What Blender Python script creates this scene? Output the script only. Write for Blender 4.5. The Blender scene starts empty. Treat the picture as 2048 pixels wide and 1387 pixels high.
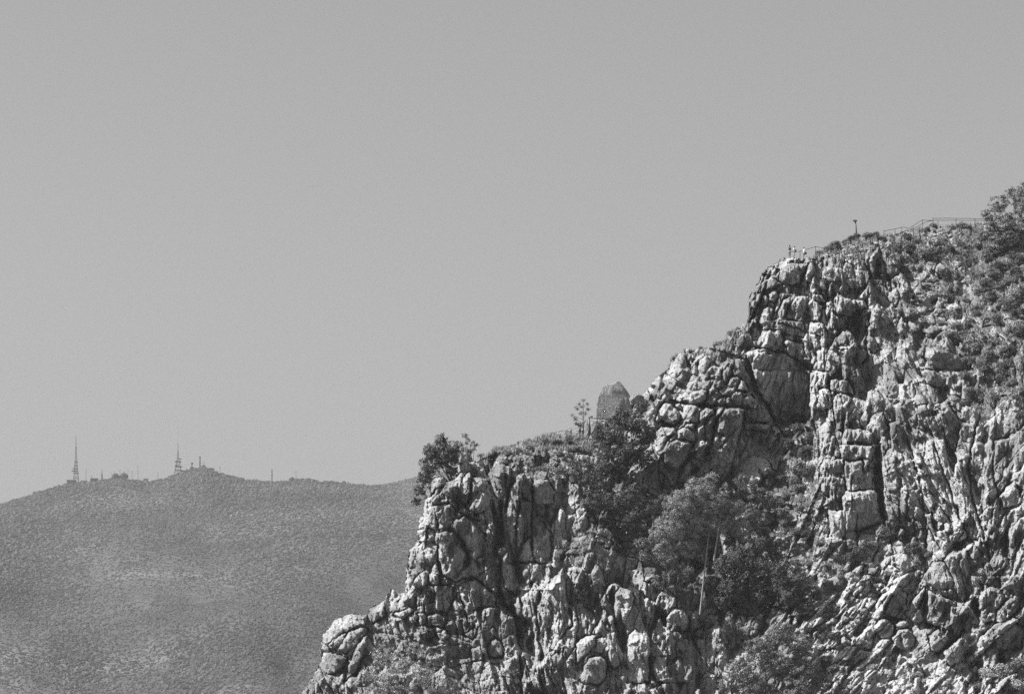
SKY_S=.055; SUN_S=4.7; HAZE=.32e-4; EXPO=1.12; DENOISE=False
import bpy, bmesh, math, random
import numpy as np
from mathutils import Vector, Matrix
random.seed(7)
C = bpy.context.scene.collection
F = 7680.0          # focal length in photo pixels (135 mm on a 36 mm frame)
CX, HY = 1024.0, 1500.0   # principal column, eye-level row
def at(u, v, Y):
    return Vector(((u-CX)/F*Y, Y, (HY-v)/F*Y))
# ------------------------------------------------------------------ tags
def tag(o, label=None, cat=None, group=None, kind=None):
    if label: o['label'] = label
    if cat: o['category'] = cat
    if group: o['group'] = group
    if kind: o['kind'] = kind
    return o
def empty(name, loc=(0,0,0), rz=0):
    o = bpy.data.objects.new(name, None); C.objects.link(o)
    o.location = loc; o.rotation_euler = (0,0,rz); o.empty_display_size = .3
    return o
def link(name, me, mat=None, parent=None, loc=None):
    o = bpy.data.objects.new(name, me); C.objects.link(o)
    if mat is not None and len(me.materials) == 0: me.materials.append(mat)
    if parent: o.parent = parent
    if loc is not None: o.location = loc
    return o
def np_mesh(name, verts, faces, smooth=False):
    """verts (n,3), faces (m,k) constant k"""
    me = bpy.data.meshes.new(name)
    verts = np.ascontiguousarray(verts, dtype=np.float32); faces = np.ascontiguousarray(faces, dtype=np.int32)
    m, k = faces.shape
    me.vertices.add(len(verts)); me.vertices.foreach_set('co', verts.ravel())
    me.loops.add(m*k); me.loops.foreach_set('vertex_index', faces.ravel())
    me.polygons.add(m); me.polygons.foreach_set('loop_start', np.arange(0, m*k, k, dtype=np.int32))
    try: me.polygons.foreach_set('loop_total', np.full(m, k, dtype=np.int32))
    except Exception: pass
    me.polygons.foreach_set('use_smooth', np.full(m, smooth, dtype=bool))
    me.update(calc_edges=True)
    return me
def copy_tree(o, parent=None):
    c = o.copy(); C.objects.link(c); c.parent = parent
    for ch in list(o.children): copy_tree(ch, c)
    return c
# ------------------------------------------------------------------ noise
def hsh(ix, iy, s):
    h = (ix.astype(np.int64)*374761393 + iy.astype(np.int64)*668265263 + s*1442695041) & 0xffffffff
    h = ((h ^ (h >> 13))*1274126177) & 0xffffffff
    h = ((h ^ (h >> 16))*2246822519) & 0xffffffff
    h = h ^ (h >> 15)
    return (h & 0xffffff).astype(np.float32)/16777216.0
def vnoise(x, y, s):
    ix = np.floor(x); iy = np.floor(y); fx = (x-ix).astype(np.float32); fy = (y-iy).astype(np.float32)
    fx = fx*fx*(3-2*fx); fy = fy*fy*(3-2*fy)
    a = hsh(ix, iy, s); b = hsh(ix+1, iy, s); c = hsh(ix, iy+1, s); d = hsh(ix+1, iy+1, s)
    return (a+(b-a)*fx)*(1-fy)+(c+(d-c)*fx)*fy - .5
def fbm(x, y, s, n=4, g=.5):
    r = 0; a = 1
    for i in range(n):
        r = r + a*vnoise(x*2**i, y*2**i, s+i*17); a *= g
    return r
def voro(x, y, s, jit=.95):
    ix = np.floor(x); iy = np.floor(y)
    F1 = np.full(x.shape, 9., np.float32); F2 = F1.copy()
    bx = np.zeros(x.shape, np.float32); by = bx.copy(); cx = bx.copy(); cy = bx.copy()
    for i in (-1,0,1):
        for j in (-1,0,1):
            jx = ix+i; jy = iy+j
            px = jx+.5+(hsh(jx,jy,s)-.5)*jit; py = jy+.5+(hsh(jx,jy,s+1)-.5)*jit
            d = np.sqrt((x-px)**2+(y-py)**2).astype(np.float32)
            m = d < F1
            F2 = np.where(m, F1, np.minimum(F2, d))
            F1 = np.where(m, d, F1)
            bx = np.where(m, px, bx); by = np.where(m, py, by); cx = np.where(m, jx, cx); cy = np.where(m, jy, cy)
    return F1, F2, bx, by, cx, cy
def seg_dist(U, V, pts, closed):
    d = np.full(U.shape, 1e9, np.float32); ins = np.zeros(U.shape, bool)
    n = len(pts)
    for i in range(n if closed else n-1):
        x0,y0 = pts[i]; x1,y1 = pts[(i+1)%n]
        dx,dy = x1-x0, y1-y0; L = dx*dx+dy*dy+1e-9
        t = np.clip(((U-x0)*dx+(V-y0)*dy)/L, 0, 1)
        d = np.minimum(d, (U-x0-t*dx)**2+(V-y0-t*dy)**2)
        if closed and y0 != y1:
            c = ((y0 > V) != (y1 > V)) & (U < (x1-x0)*(V-y0)/(y1-y0)+x0)
            ins ^= c
    d = np.sqrt(d)
    return np.where(ins, d, -d) if closed else d
def blur(a, n):
    for _ in range(n):
        b = a.copy()
        b[1:-1,:] = (a[:-2,:]+2*a[1:-1,:]+a[2:,:])/4; a = b.copy()
        a[:,1:-1] = (b[:,:-2]+2*b[:,1:-1]+b[:,2:])/4
    return a
def parse(s): return [tuple(float(q) for q in p.split(',')) for p in s.split()]
# ------------------------------------------------------------------ materials (a black-and-white picture: every colour is a grey)
def mat_new(name, rough=.9):
    m = bpy.data.materials.new(name); m.use_nodes = True
    nt = m.node_tree; b = nt.nodes['Principled BSDF']
    b.inputs['Roughness'].default_value = rough
    b.inputs['Specular IOR Level'].default_value = .15
    return m, nt, b
def N(nt, t, **k):
    n = nt.nodes.new(t)
    for a, v in k.items():
        if a in n.inputs.keys(): n.inputs[a].default_value = v
        else: setattr(n, a, v)
    return n
def ramp(nt, src, stops):
    r = nt.nodes.new('ShaderNodeValToRGB'); el = r.color_ramp.elements
    while len(el) < len(stops): el.new(.5)
    for e, (p, v) in zip(el, stops): e.position = p; e.color = (v, v, v, 1)
    nt.links.new(src, r.inputs[0]); return r.outputs[0]
def mul(nt, a, b, kind='MULTIPLY', fac=1.):
    m = nt.nodes.new('ShaderNodeMix'); m.data_type = 'RGBA'; m.blend_type = kind
    m.inputs[0].default_value = fac if not hasattr(fac, 'links') else 1
    if hasattr(fac, 'links'): nt.links.new(fac, m.inputs[0])
    for s, i in ((a, 6), (b, 7)):
        if hasattr(s, 'links'): nt.links.new(s, m.inputs[i])
        else: m.inputs[i].default_value = (s, s, s, 1)
    return m.outputs[2]
def plain(name, v, rough=.8, var=.25, scale=3., emit=0):
    m, nt, b = mat_new(name, rough)
    tc = N(nt, 'ShaderNodeTexCoord'); n = N(nt, 'ShaderNodeTexNoise', Scale=scale, Detail=4.)
    nt.links.new(tc.outputs['Object'], n.inputs['Vector'])
    nt.links.new(ramp(nt, n.outputs['Fac'], [(.3, v*(1-var)), (.7, v*(1+var))]), b.inputs['Base Color'])
    return m
def rock_material(name, lo, hi, soil_attr=False, bump=1., stain=.38):
    m, nt, b = mat_new(name, .95); L = nt.links
    g = N(nt, 'ShaderNodeNewGeometry')
    big = N(nt, 'ShaderNodeTexNoise', Scale=.22, Detail=5., Roughness=.6); L.new(g.outputs['Position'], big.inputs['Vector'])
    fine = N(nt, 'ShaderNodeTexNoise', Scale=2.3, Detail=8., Roughness=.75); L.new(g.outputs['Position'], fine.inputs['Vector'])
    mp = N(nt, 'ShaderNodeMapping'); mp.inputs['Scale'].default_value = (1.6, 1.6, .22); mp.inputs['Rotation'].default_value = (0, .15, 0)
    L.new(g.outputs['Position'], mp.inputs['Vector'])
    st = N(nt, 'ShaderNodeTexNoise', Scale=1.1, Detail=6., Roughness=.7, Distortion=.5); L.new(mp.outputs[0], st.inputs['Vector'])
    c = ramp(nt, big.outputs['Fac'], [(.36, lo), (.60, hi)])
    c = mul(nt, c, ramp(nt, fine.outputs['Fac'], [(.33, .5), (.5, .95), (.7, 1.25)]))
    c = mul(nt, c, ramp(nt, st.outputs['Fac'], [(.33, stain), (.48, 1.0), (.75, 1.2)]))
    sp = N(nt, 'ShaderNodeTexNoise', Scale=6.5, Detail=3., Roughness=.6); L.new(g.outputs['Position'], sp.inputs['Vector'])
    c = mul(nt, c, ramp(nt, sp.outputs['Fac'], [(.34, .35), (.42, 1.)]))      # lichen spots
    if soil_attr:
        fr = N(nt, 'ShaderNodeAttribute', attribute_name='pale_lit')      # paler unweathered scree, and sunlit brightness painted onto the lit faces
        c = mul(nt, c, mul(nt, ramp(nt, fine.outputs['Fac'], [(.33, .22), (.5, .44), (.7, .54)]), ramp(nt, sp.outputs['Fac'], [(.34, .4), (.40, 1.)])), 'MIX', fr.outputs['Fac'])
        at_ = N(nt, 'ShaderNodeAttribute', attribute_name='soil')
        sn = N(nt, 'ShaderNodeTexNoise', Scale=1.4, Detail=6., Roughness=.75); L.new(g.outputs['Position'], sn.inputs['Vector'])
        ad = N(nt, 'ShaderNodeMath', operation='ADD'); L.new(at_.outputs['Fac'], ad.inputs[0]); L.new(sn.outputs['Fac'], ad.inputs[1])
        f = ramp(nt, ad.outputs[0], [(.92, 0), (1.08, 1)])
        c = mul(nt, c, ramp(nt, fine.outputs['Fac'], [(.3, .03), (.7, .16)]), 'MIX', f)
    L.new(c, b.inputs['Base Color'])
    bp = N(nt, 'ShaderNodeBump', Strength=.9*bump, Distance=.35); L.new(fine.outputs['Fac'], bp.inputs['Height'])
    bp2 = N(nt, 'ShaderNodeBump', Strength=.6*bump, Distance=.6); L.new(st.outputs['Fac'], bp2.inputs['Height']); L.new(bp.outputs[0], bp2.inputs['Normal'])
    L.new(bp2.outputs[0], b.inputs['Normal'])
    return m
def leaf_material(name, v, spread=.6):
    m, nt, b = mat_new(name, .75); L = nt.links
    g = N(nt, 'ShaderNodeNewGeometry')
    n = N(nt, 'ShaderNodeTexNoise', Scale=1.3, Detail=3.); L.new(g.outputs['Position'], n.inputs['Vector'])
    c = ramp(nt, n.outputs['Fac'], [(.3, v*(1-spread*.5)), (.7, v*(1+spread*.5))])
    c = mul(nt, c, ramp(nt, g.outputs['Random Per Island'], [(0, .75), (1, 1.3)]))
    L.new(c, b.inputs['Base Color'])
    return m
M = {
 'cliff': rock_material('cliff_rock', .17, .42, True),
 'rock': rock_material('boulder_rock', .22, .40),
 'palerock': rock_material('pale_boulder_rock', .25, .40, stain=.7),
 'darkleaf': leaf_material('dark_evergreen_leaves', .075),
 'midleaf': leaf_material('scrub_leaves', .14),
 'feather': leaf_material('feathery_tree_leaves', .21, .4),
 'paleleaf': leaf_material('pale_dry_leaves', .30),
 'grass': leaf_material('dry_grass', .27),
 'bark': plain('grey_bark', .17, .9, .4, 6.),
 'darkbark': plain('dark_bark', .08, .9, .4, 6.),
 'steel': plain('weathered_steel', .10, .6),
 'rail': plain('dark_painted_rail', .05, .6),
 'towersteel': plain('tower_steel', .03, .6),
 'concrete': plain('pale_render', .45, .9),
 'skin': plain('skin', .35, .6, .1), 'hair': plain('dark_hair', .02, .7),
 'white': plain('white_cotton', .75, .9, .08), 'dark': plain('dark_cloth', .035, .9), 'mid': plain('grey_cloth', .16, .9),
}
# ------------------------------------------------------------------ the cliff: outline, broad shape, blocks
SIL = parse("""540,1580 585,1420 606,1376 618,1358 640,1324 642,1291 646,1268 666,1240 699,1227 733,1229 742,1213 767,1200 785,1179 800,1186 811,1180 813,1150 817,1101
828,1087 839,1070 840,1048 849,1003 853,976 860,957 872,949 888,951 895,963 908,957 916,936 922,918 934,905 948,917 962,908 974,914 985,902 1020,888 1060,880 1090,872 1130,857 1165,846 1180,834 1200,832 1225,822
1255,812 1275,795 1298,775 1308,756 1334,737 1348,715 1366,700 1402,697 1440,686 1464,666 1486,646 1500,630 1498,604 1504,580 1518,556 1540,532 1568,517 1600,516 1626,516
1640,508 1672,494 1700,484 1730,477 1765,474 1800,466 1830,456 1870,452 1920,449 1960,446 2000,445 2060,442 2160,436 2160,1580""")
CP = parse("""560,1540,486 800,1540,486 1060,1540,483 1300,1540,481 1500,1540,482 1750,1540,480 2000,1540,476 2160,1540,474
600,1387,496 740,1387,493 900,1387,494 1060,1387,492 1200,1387,490 1400,1387,492 1550,1387,492 1700,1387,490 1850,1387,488 2000,1387,484 2150,1387,481
660,1240,501 740,1240,500 880,1240,500 1000,1240,501 1100,1240,497 1200,1240,495 1300,1240,496 1400,1240,502 1500,1240,503 1650,1240,500 1800,1240,496 1900,1240,493 2000,1240,490 2150,1240,486
820,1100,507 870,1100,503 960,1100,503 1040,1100,505 1100,1100,503 1200,1100,503 1300,1100,509 1450,1100,513 1550,1100,512 1650,1100,507 1750,1100,506 1850,1100,503 1950,1100,499 2040,1100,494 2150,1100,490
850,960,508 900,960,506 960,960,506 1040,960,507 1150,960,512 1250,960,518 1330,960,520 1400,960,519 1480,960,521 1600,960,518 1700,960,511 1800,960,509 1900,960,506 2000,960,501 2150,960,495
980,880,519 1100,880,525 1200,880,527 1300,880,524 1360,880,520 1450,880,521 1550,880,526 1650,880,518 1750,880,514 1850,880,511 1950,880,509 2050,880,505 2150,880,500
1200,780,536 1300,780,529 1400,780,525 1500,780,527 1600,780,529 1650,780,523 1750,780,521 1850,780,518 1950,780,517 2050,780,513 2150,780,508
1470,660,536 1550,660,533 1620,660,533 1660,660,530 1750,660,531 1850,660,531 1950,660,530 2050,660,526 2150,660,520
1530,540,540 1620,540,538 1700,540,540 1800,540,543 1900,540,544 2000,540,543 2150,540,535
1650,470,545 1750,470,549 1850,470,553 1950,470,556 2050,470,555 2150,470,545 1850,430,560 1950,430,562 2050,430,565 2150,430,560""")
ST = 1.25
us = np.arange(536, 2150, ST, dtype=np.float32); vs = np.arange(420, 1545, ST, dtype=np.float32)
U, V = np.meshgrid(us, vs)
def tps(P, u, v):
    P = np.array(P, float); xy = P[:,:2]/100.; n = len(P)
    def k(r2): return .5*r2*np.log(r2+1e-9)
    d2 = ((xy[:,None]-xy[None])**2).sum(-1)
    A = np.zeros((n+3, n+3)); A[:n,:n] = k(d2)+np.eye(n)*.02; A[:n,n] = 1; A[:n,n+1:] = xy; A[n,:n] = 1; A[n+1:,:n] = xy.T
    w = np.linalg.solve(A, np.r_[P[:,2], 0, 0, 0])
    x = u/100.; y = v/100.
    out = w[n]+w[n+1]*x+w[n+2]*y
    for i in range(n): out = out+w[i]*k((x-xy[i,0])**2+(y-xy[i,1])**2)
    return out
cu = np.arange(500, 2200, 10.); cv = np.arange(380, 1600, 10.)
CU, CV = np.meshgrid(cu, cv)
CB = tps(CP, CU, CV).astype(np.float32)
def bil(u, v):
    x = np.clip((u-500)/10., 0, len(cu)-1.001); y = np.clip((v-380)/10., 0, len(cv)-1.001)
    i = x.astype(int); j = y.astype(int); fx = x-i; fy = y-j
    return (CB[j,i]*(1-fx)+CB[j,i+1]*fx)*(1-fy)+(CB[j+1,i]*(1-fx)+CB[j+1,i+1]*fx)*fy
PM = 15.0  # photo pixels per metre on the cliff
base = -bil(U, V)+fbm(U/150., V/150., 15, 3)*3.2    # R = -depth: larger is nearer
# styles: (name, angle deg of the long axis from vertical, cell width px, cell length px, planar strength, tilt, step, groove, [polygons])
STY = {
 'block':  (8, 40, 52, .80, .45, .8, .5),
 'column': (4, 26, 95, .75, .60, .9, .5),
 'leanr':  (-28, 26, 85, .70, .60, .9, .5),
 'leanl':  (25, 24, 80, .70, .60, .9, .5),
 'rubble': (15, 40, 30, .55, .60, .6, .2),
 'slope':  (70, 24, 34, .35, .45, .35, .2),
}
REG = [
 ('slope', "960,850 1320,760 1320,940 1180,960 960,930"),
 ('slope', "1620,430 2160,400 2160,620 1960,620 1760,500 1640,520"),
 ('slope', "1560,1110 1720,1110 1900,1300 1960,1540 1420,1540 1480,1230"),
 ('rubble', "740,1180 1010,1230 1060,1540 700,1540 700,1300"),
 ('rubble', "1750,500 1980,520 2160,600 2160,800 1960,820 1860,700 1760,720"),
 ('rubble', "1130,1000 1330,1010 1330,1120 1160,1150"),
 ('rubble', "1400,900 1660,820 1640,1100 1560,1120 1440,1000"),
 ('block', "830,930 1010,930 1020,1250 820,1240"),
 ('column', "985,920 1180,930 1150,1180 1010,1240"),
 ('column', "1040,1120 1420,1110 1460,1540 1040,1540"),
 ('block', "1290,680 1640,500 1640,980 1300,980"),
 ('leanl', "1290,690 1480,640 1420,780 1300,800"),
 ('column', "1600,540 1780,560 1770,1100 1600,860"),
 ('block', "1620,860 1770,850 1770,1120 1610,1120"),
 ('leanr', "1760,760 1960,800 2000,1100 1940,1180 1780,1090"),
 ('leanr', "1750,620 1960,640 2000,800 1770,780"),
 ('leanl', "1930,820 2160,780 2160,1250 1980,1180"),
 ('block', "1700,1130 1990,1090 1990,1350 1840,1360"),
 ('leanr', "600,1220 760,1220 740,1540 560,1540"),
 ('leanl', "1940,1180 2160,1160 2160,1400 1900,1380"),
]
def style_relief(x, y, b, st, seed):
    ang, cw, cl, pl, tilt, step, gr = st
    a = math.radians(ang); ca, sa = math.cos(a), math.sin(a)
    wx = fbm(x/80., y/80., seed, 3)*26; wy = fbm(x/80., y/80., seed+50, 3)*26
    X = x+wx; Y = y+wy
    R = b.copy(); 
    for lvl, (f, am) in enumerate(((1., 1.), (.42, .62), (.17, .5))):
        w, l = cw*f, (cl*f if lvl == 0 else cl*f*.8)
        p = (X*ca+Y*sa)/w; q = (-X*sa+Y*ca)/l
        F1, F2, bx, by, cx, cy = voro(p, q, seed+lvl*7+3)
        r1 = hsh(cx, cy, seed+11)-.5; r2 = hsh(cx, cy, seed+12)-.5; r3 = hsh(cx, cy, seed+13)-.5
        dx = (p-bx)*w/PM; dy = (q-by)*l/PM         # metres from the cell's middle in the rotated frame
        sz = w/PM
        if lvl == 0:
            ux = bx*w*ca-by*l*sa; uy = bx*w*sa+by*l*ca
            plane = -bil(ux-wx, uy-wy)+.10*dy
            R = R*(1-pl)+plane*pl
        e = np.clip((F2-F1)*(2.6 if lvl == 0 else 4.), 0, 1)
        prof = 1-(1-e)**2.2
        R = R + am*(step*sz*r1*(1., 1.5, 1.5)[lvl] + dx*tilt*r2*(2.2, 3.2, 3.)[lvl] - dy*tilt*r3*(.9, 1.7, 2.)[lvl] + (.12, .06, .03)[lvl]*sz*(prof-1))
        R = R - (gr, gr*.35, 0)[lvl]*am*min(sz, 1.6)*np.exp(-((F2-F1)/.05)**2)
        X = X+fbm(x/14., y/14., seed+90+lvl, 2)*3; Y = Y+fbm(x/14., y/14., seed+95+lvl, 2)*3
    return R
acc = np.zeros_like(base); wac = np.zeros_like(base)
def box(pts, m):
    p = np.array(pts); x0, y0 = p.min(0)-m; x1, y1 = p.max(0)+m
    i0 = max(0, int((x0-us[0])/ST)); i1 = min(len(us), int((x1-us[0])/ST)+2)
    j0 = max(0, int((y0-vs[0])/ST)); j1 = min(len(vs), int((y1-vs[0])/ST)+2)
    return slice(j0, j1), slice(i0, i1)
bg = style_relief(U, V, base, STY['rubble'], 5)
acc += .02*bg; wac += .02
for k, (nm, ps) in enumerate(REG):
    pts = parse(ps); s = box(pts, 30)
    if s[0].stop <= s[0].start or s[1].stop <= s[1].start: continue
    u, v = U[s], V[s]
    w = np.clip(seg_dist(u, v, pts, True)/26.+.5, 0, 1)
    acc[s] += w*style_relief(u, v, base[s], STY[nm], 100+k*31); wac[s] += w
R = acc/wac
lowR = blur(R, 12)
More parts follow.
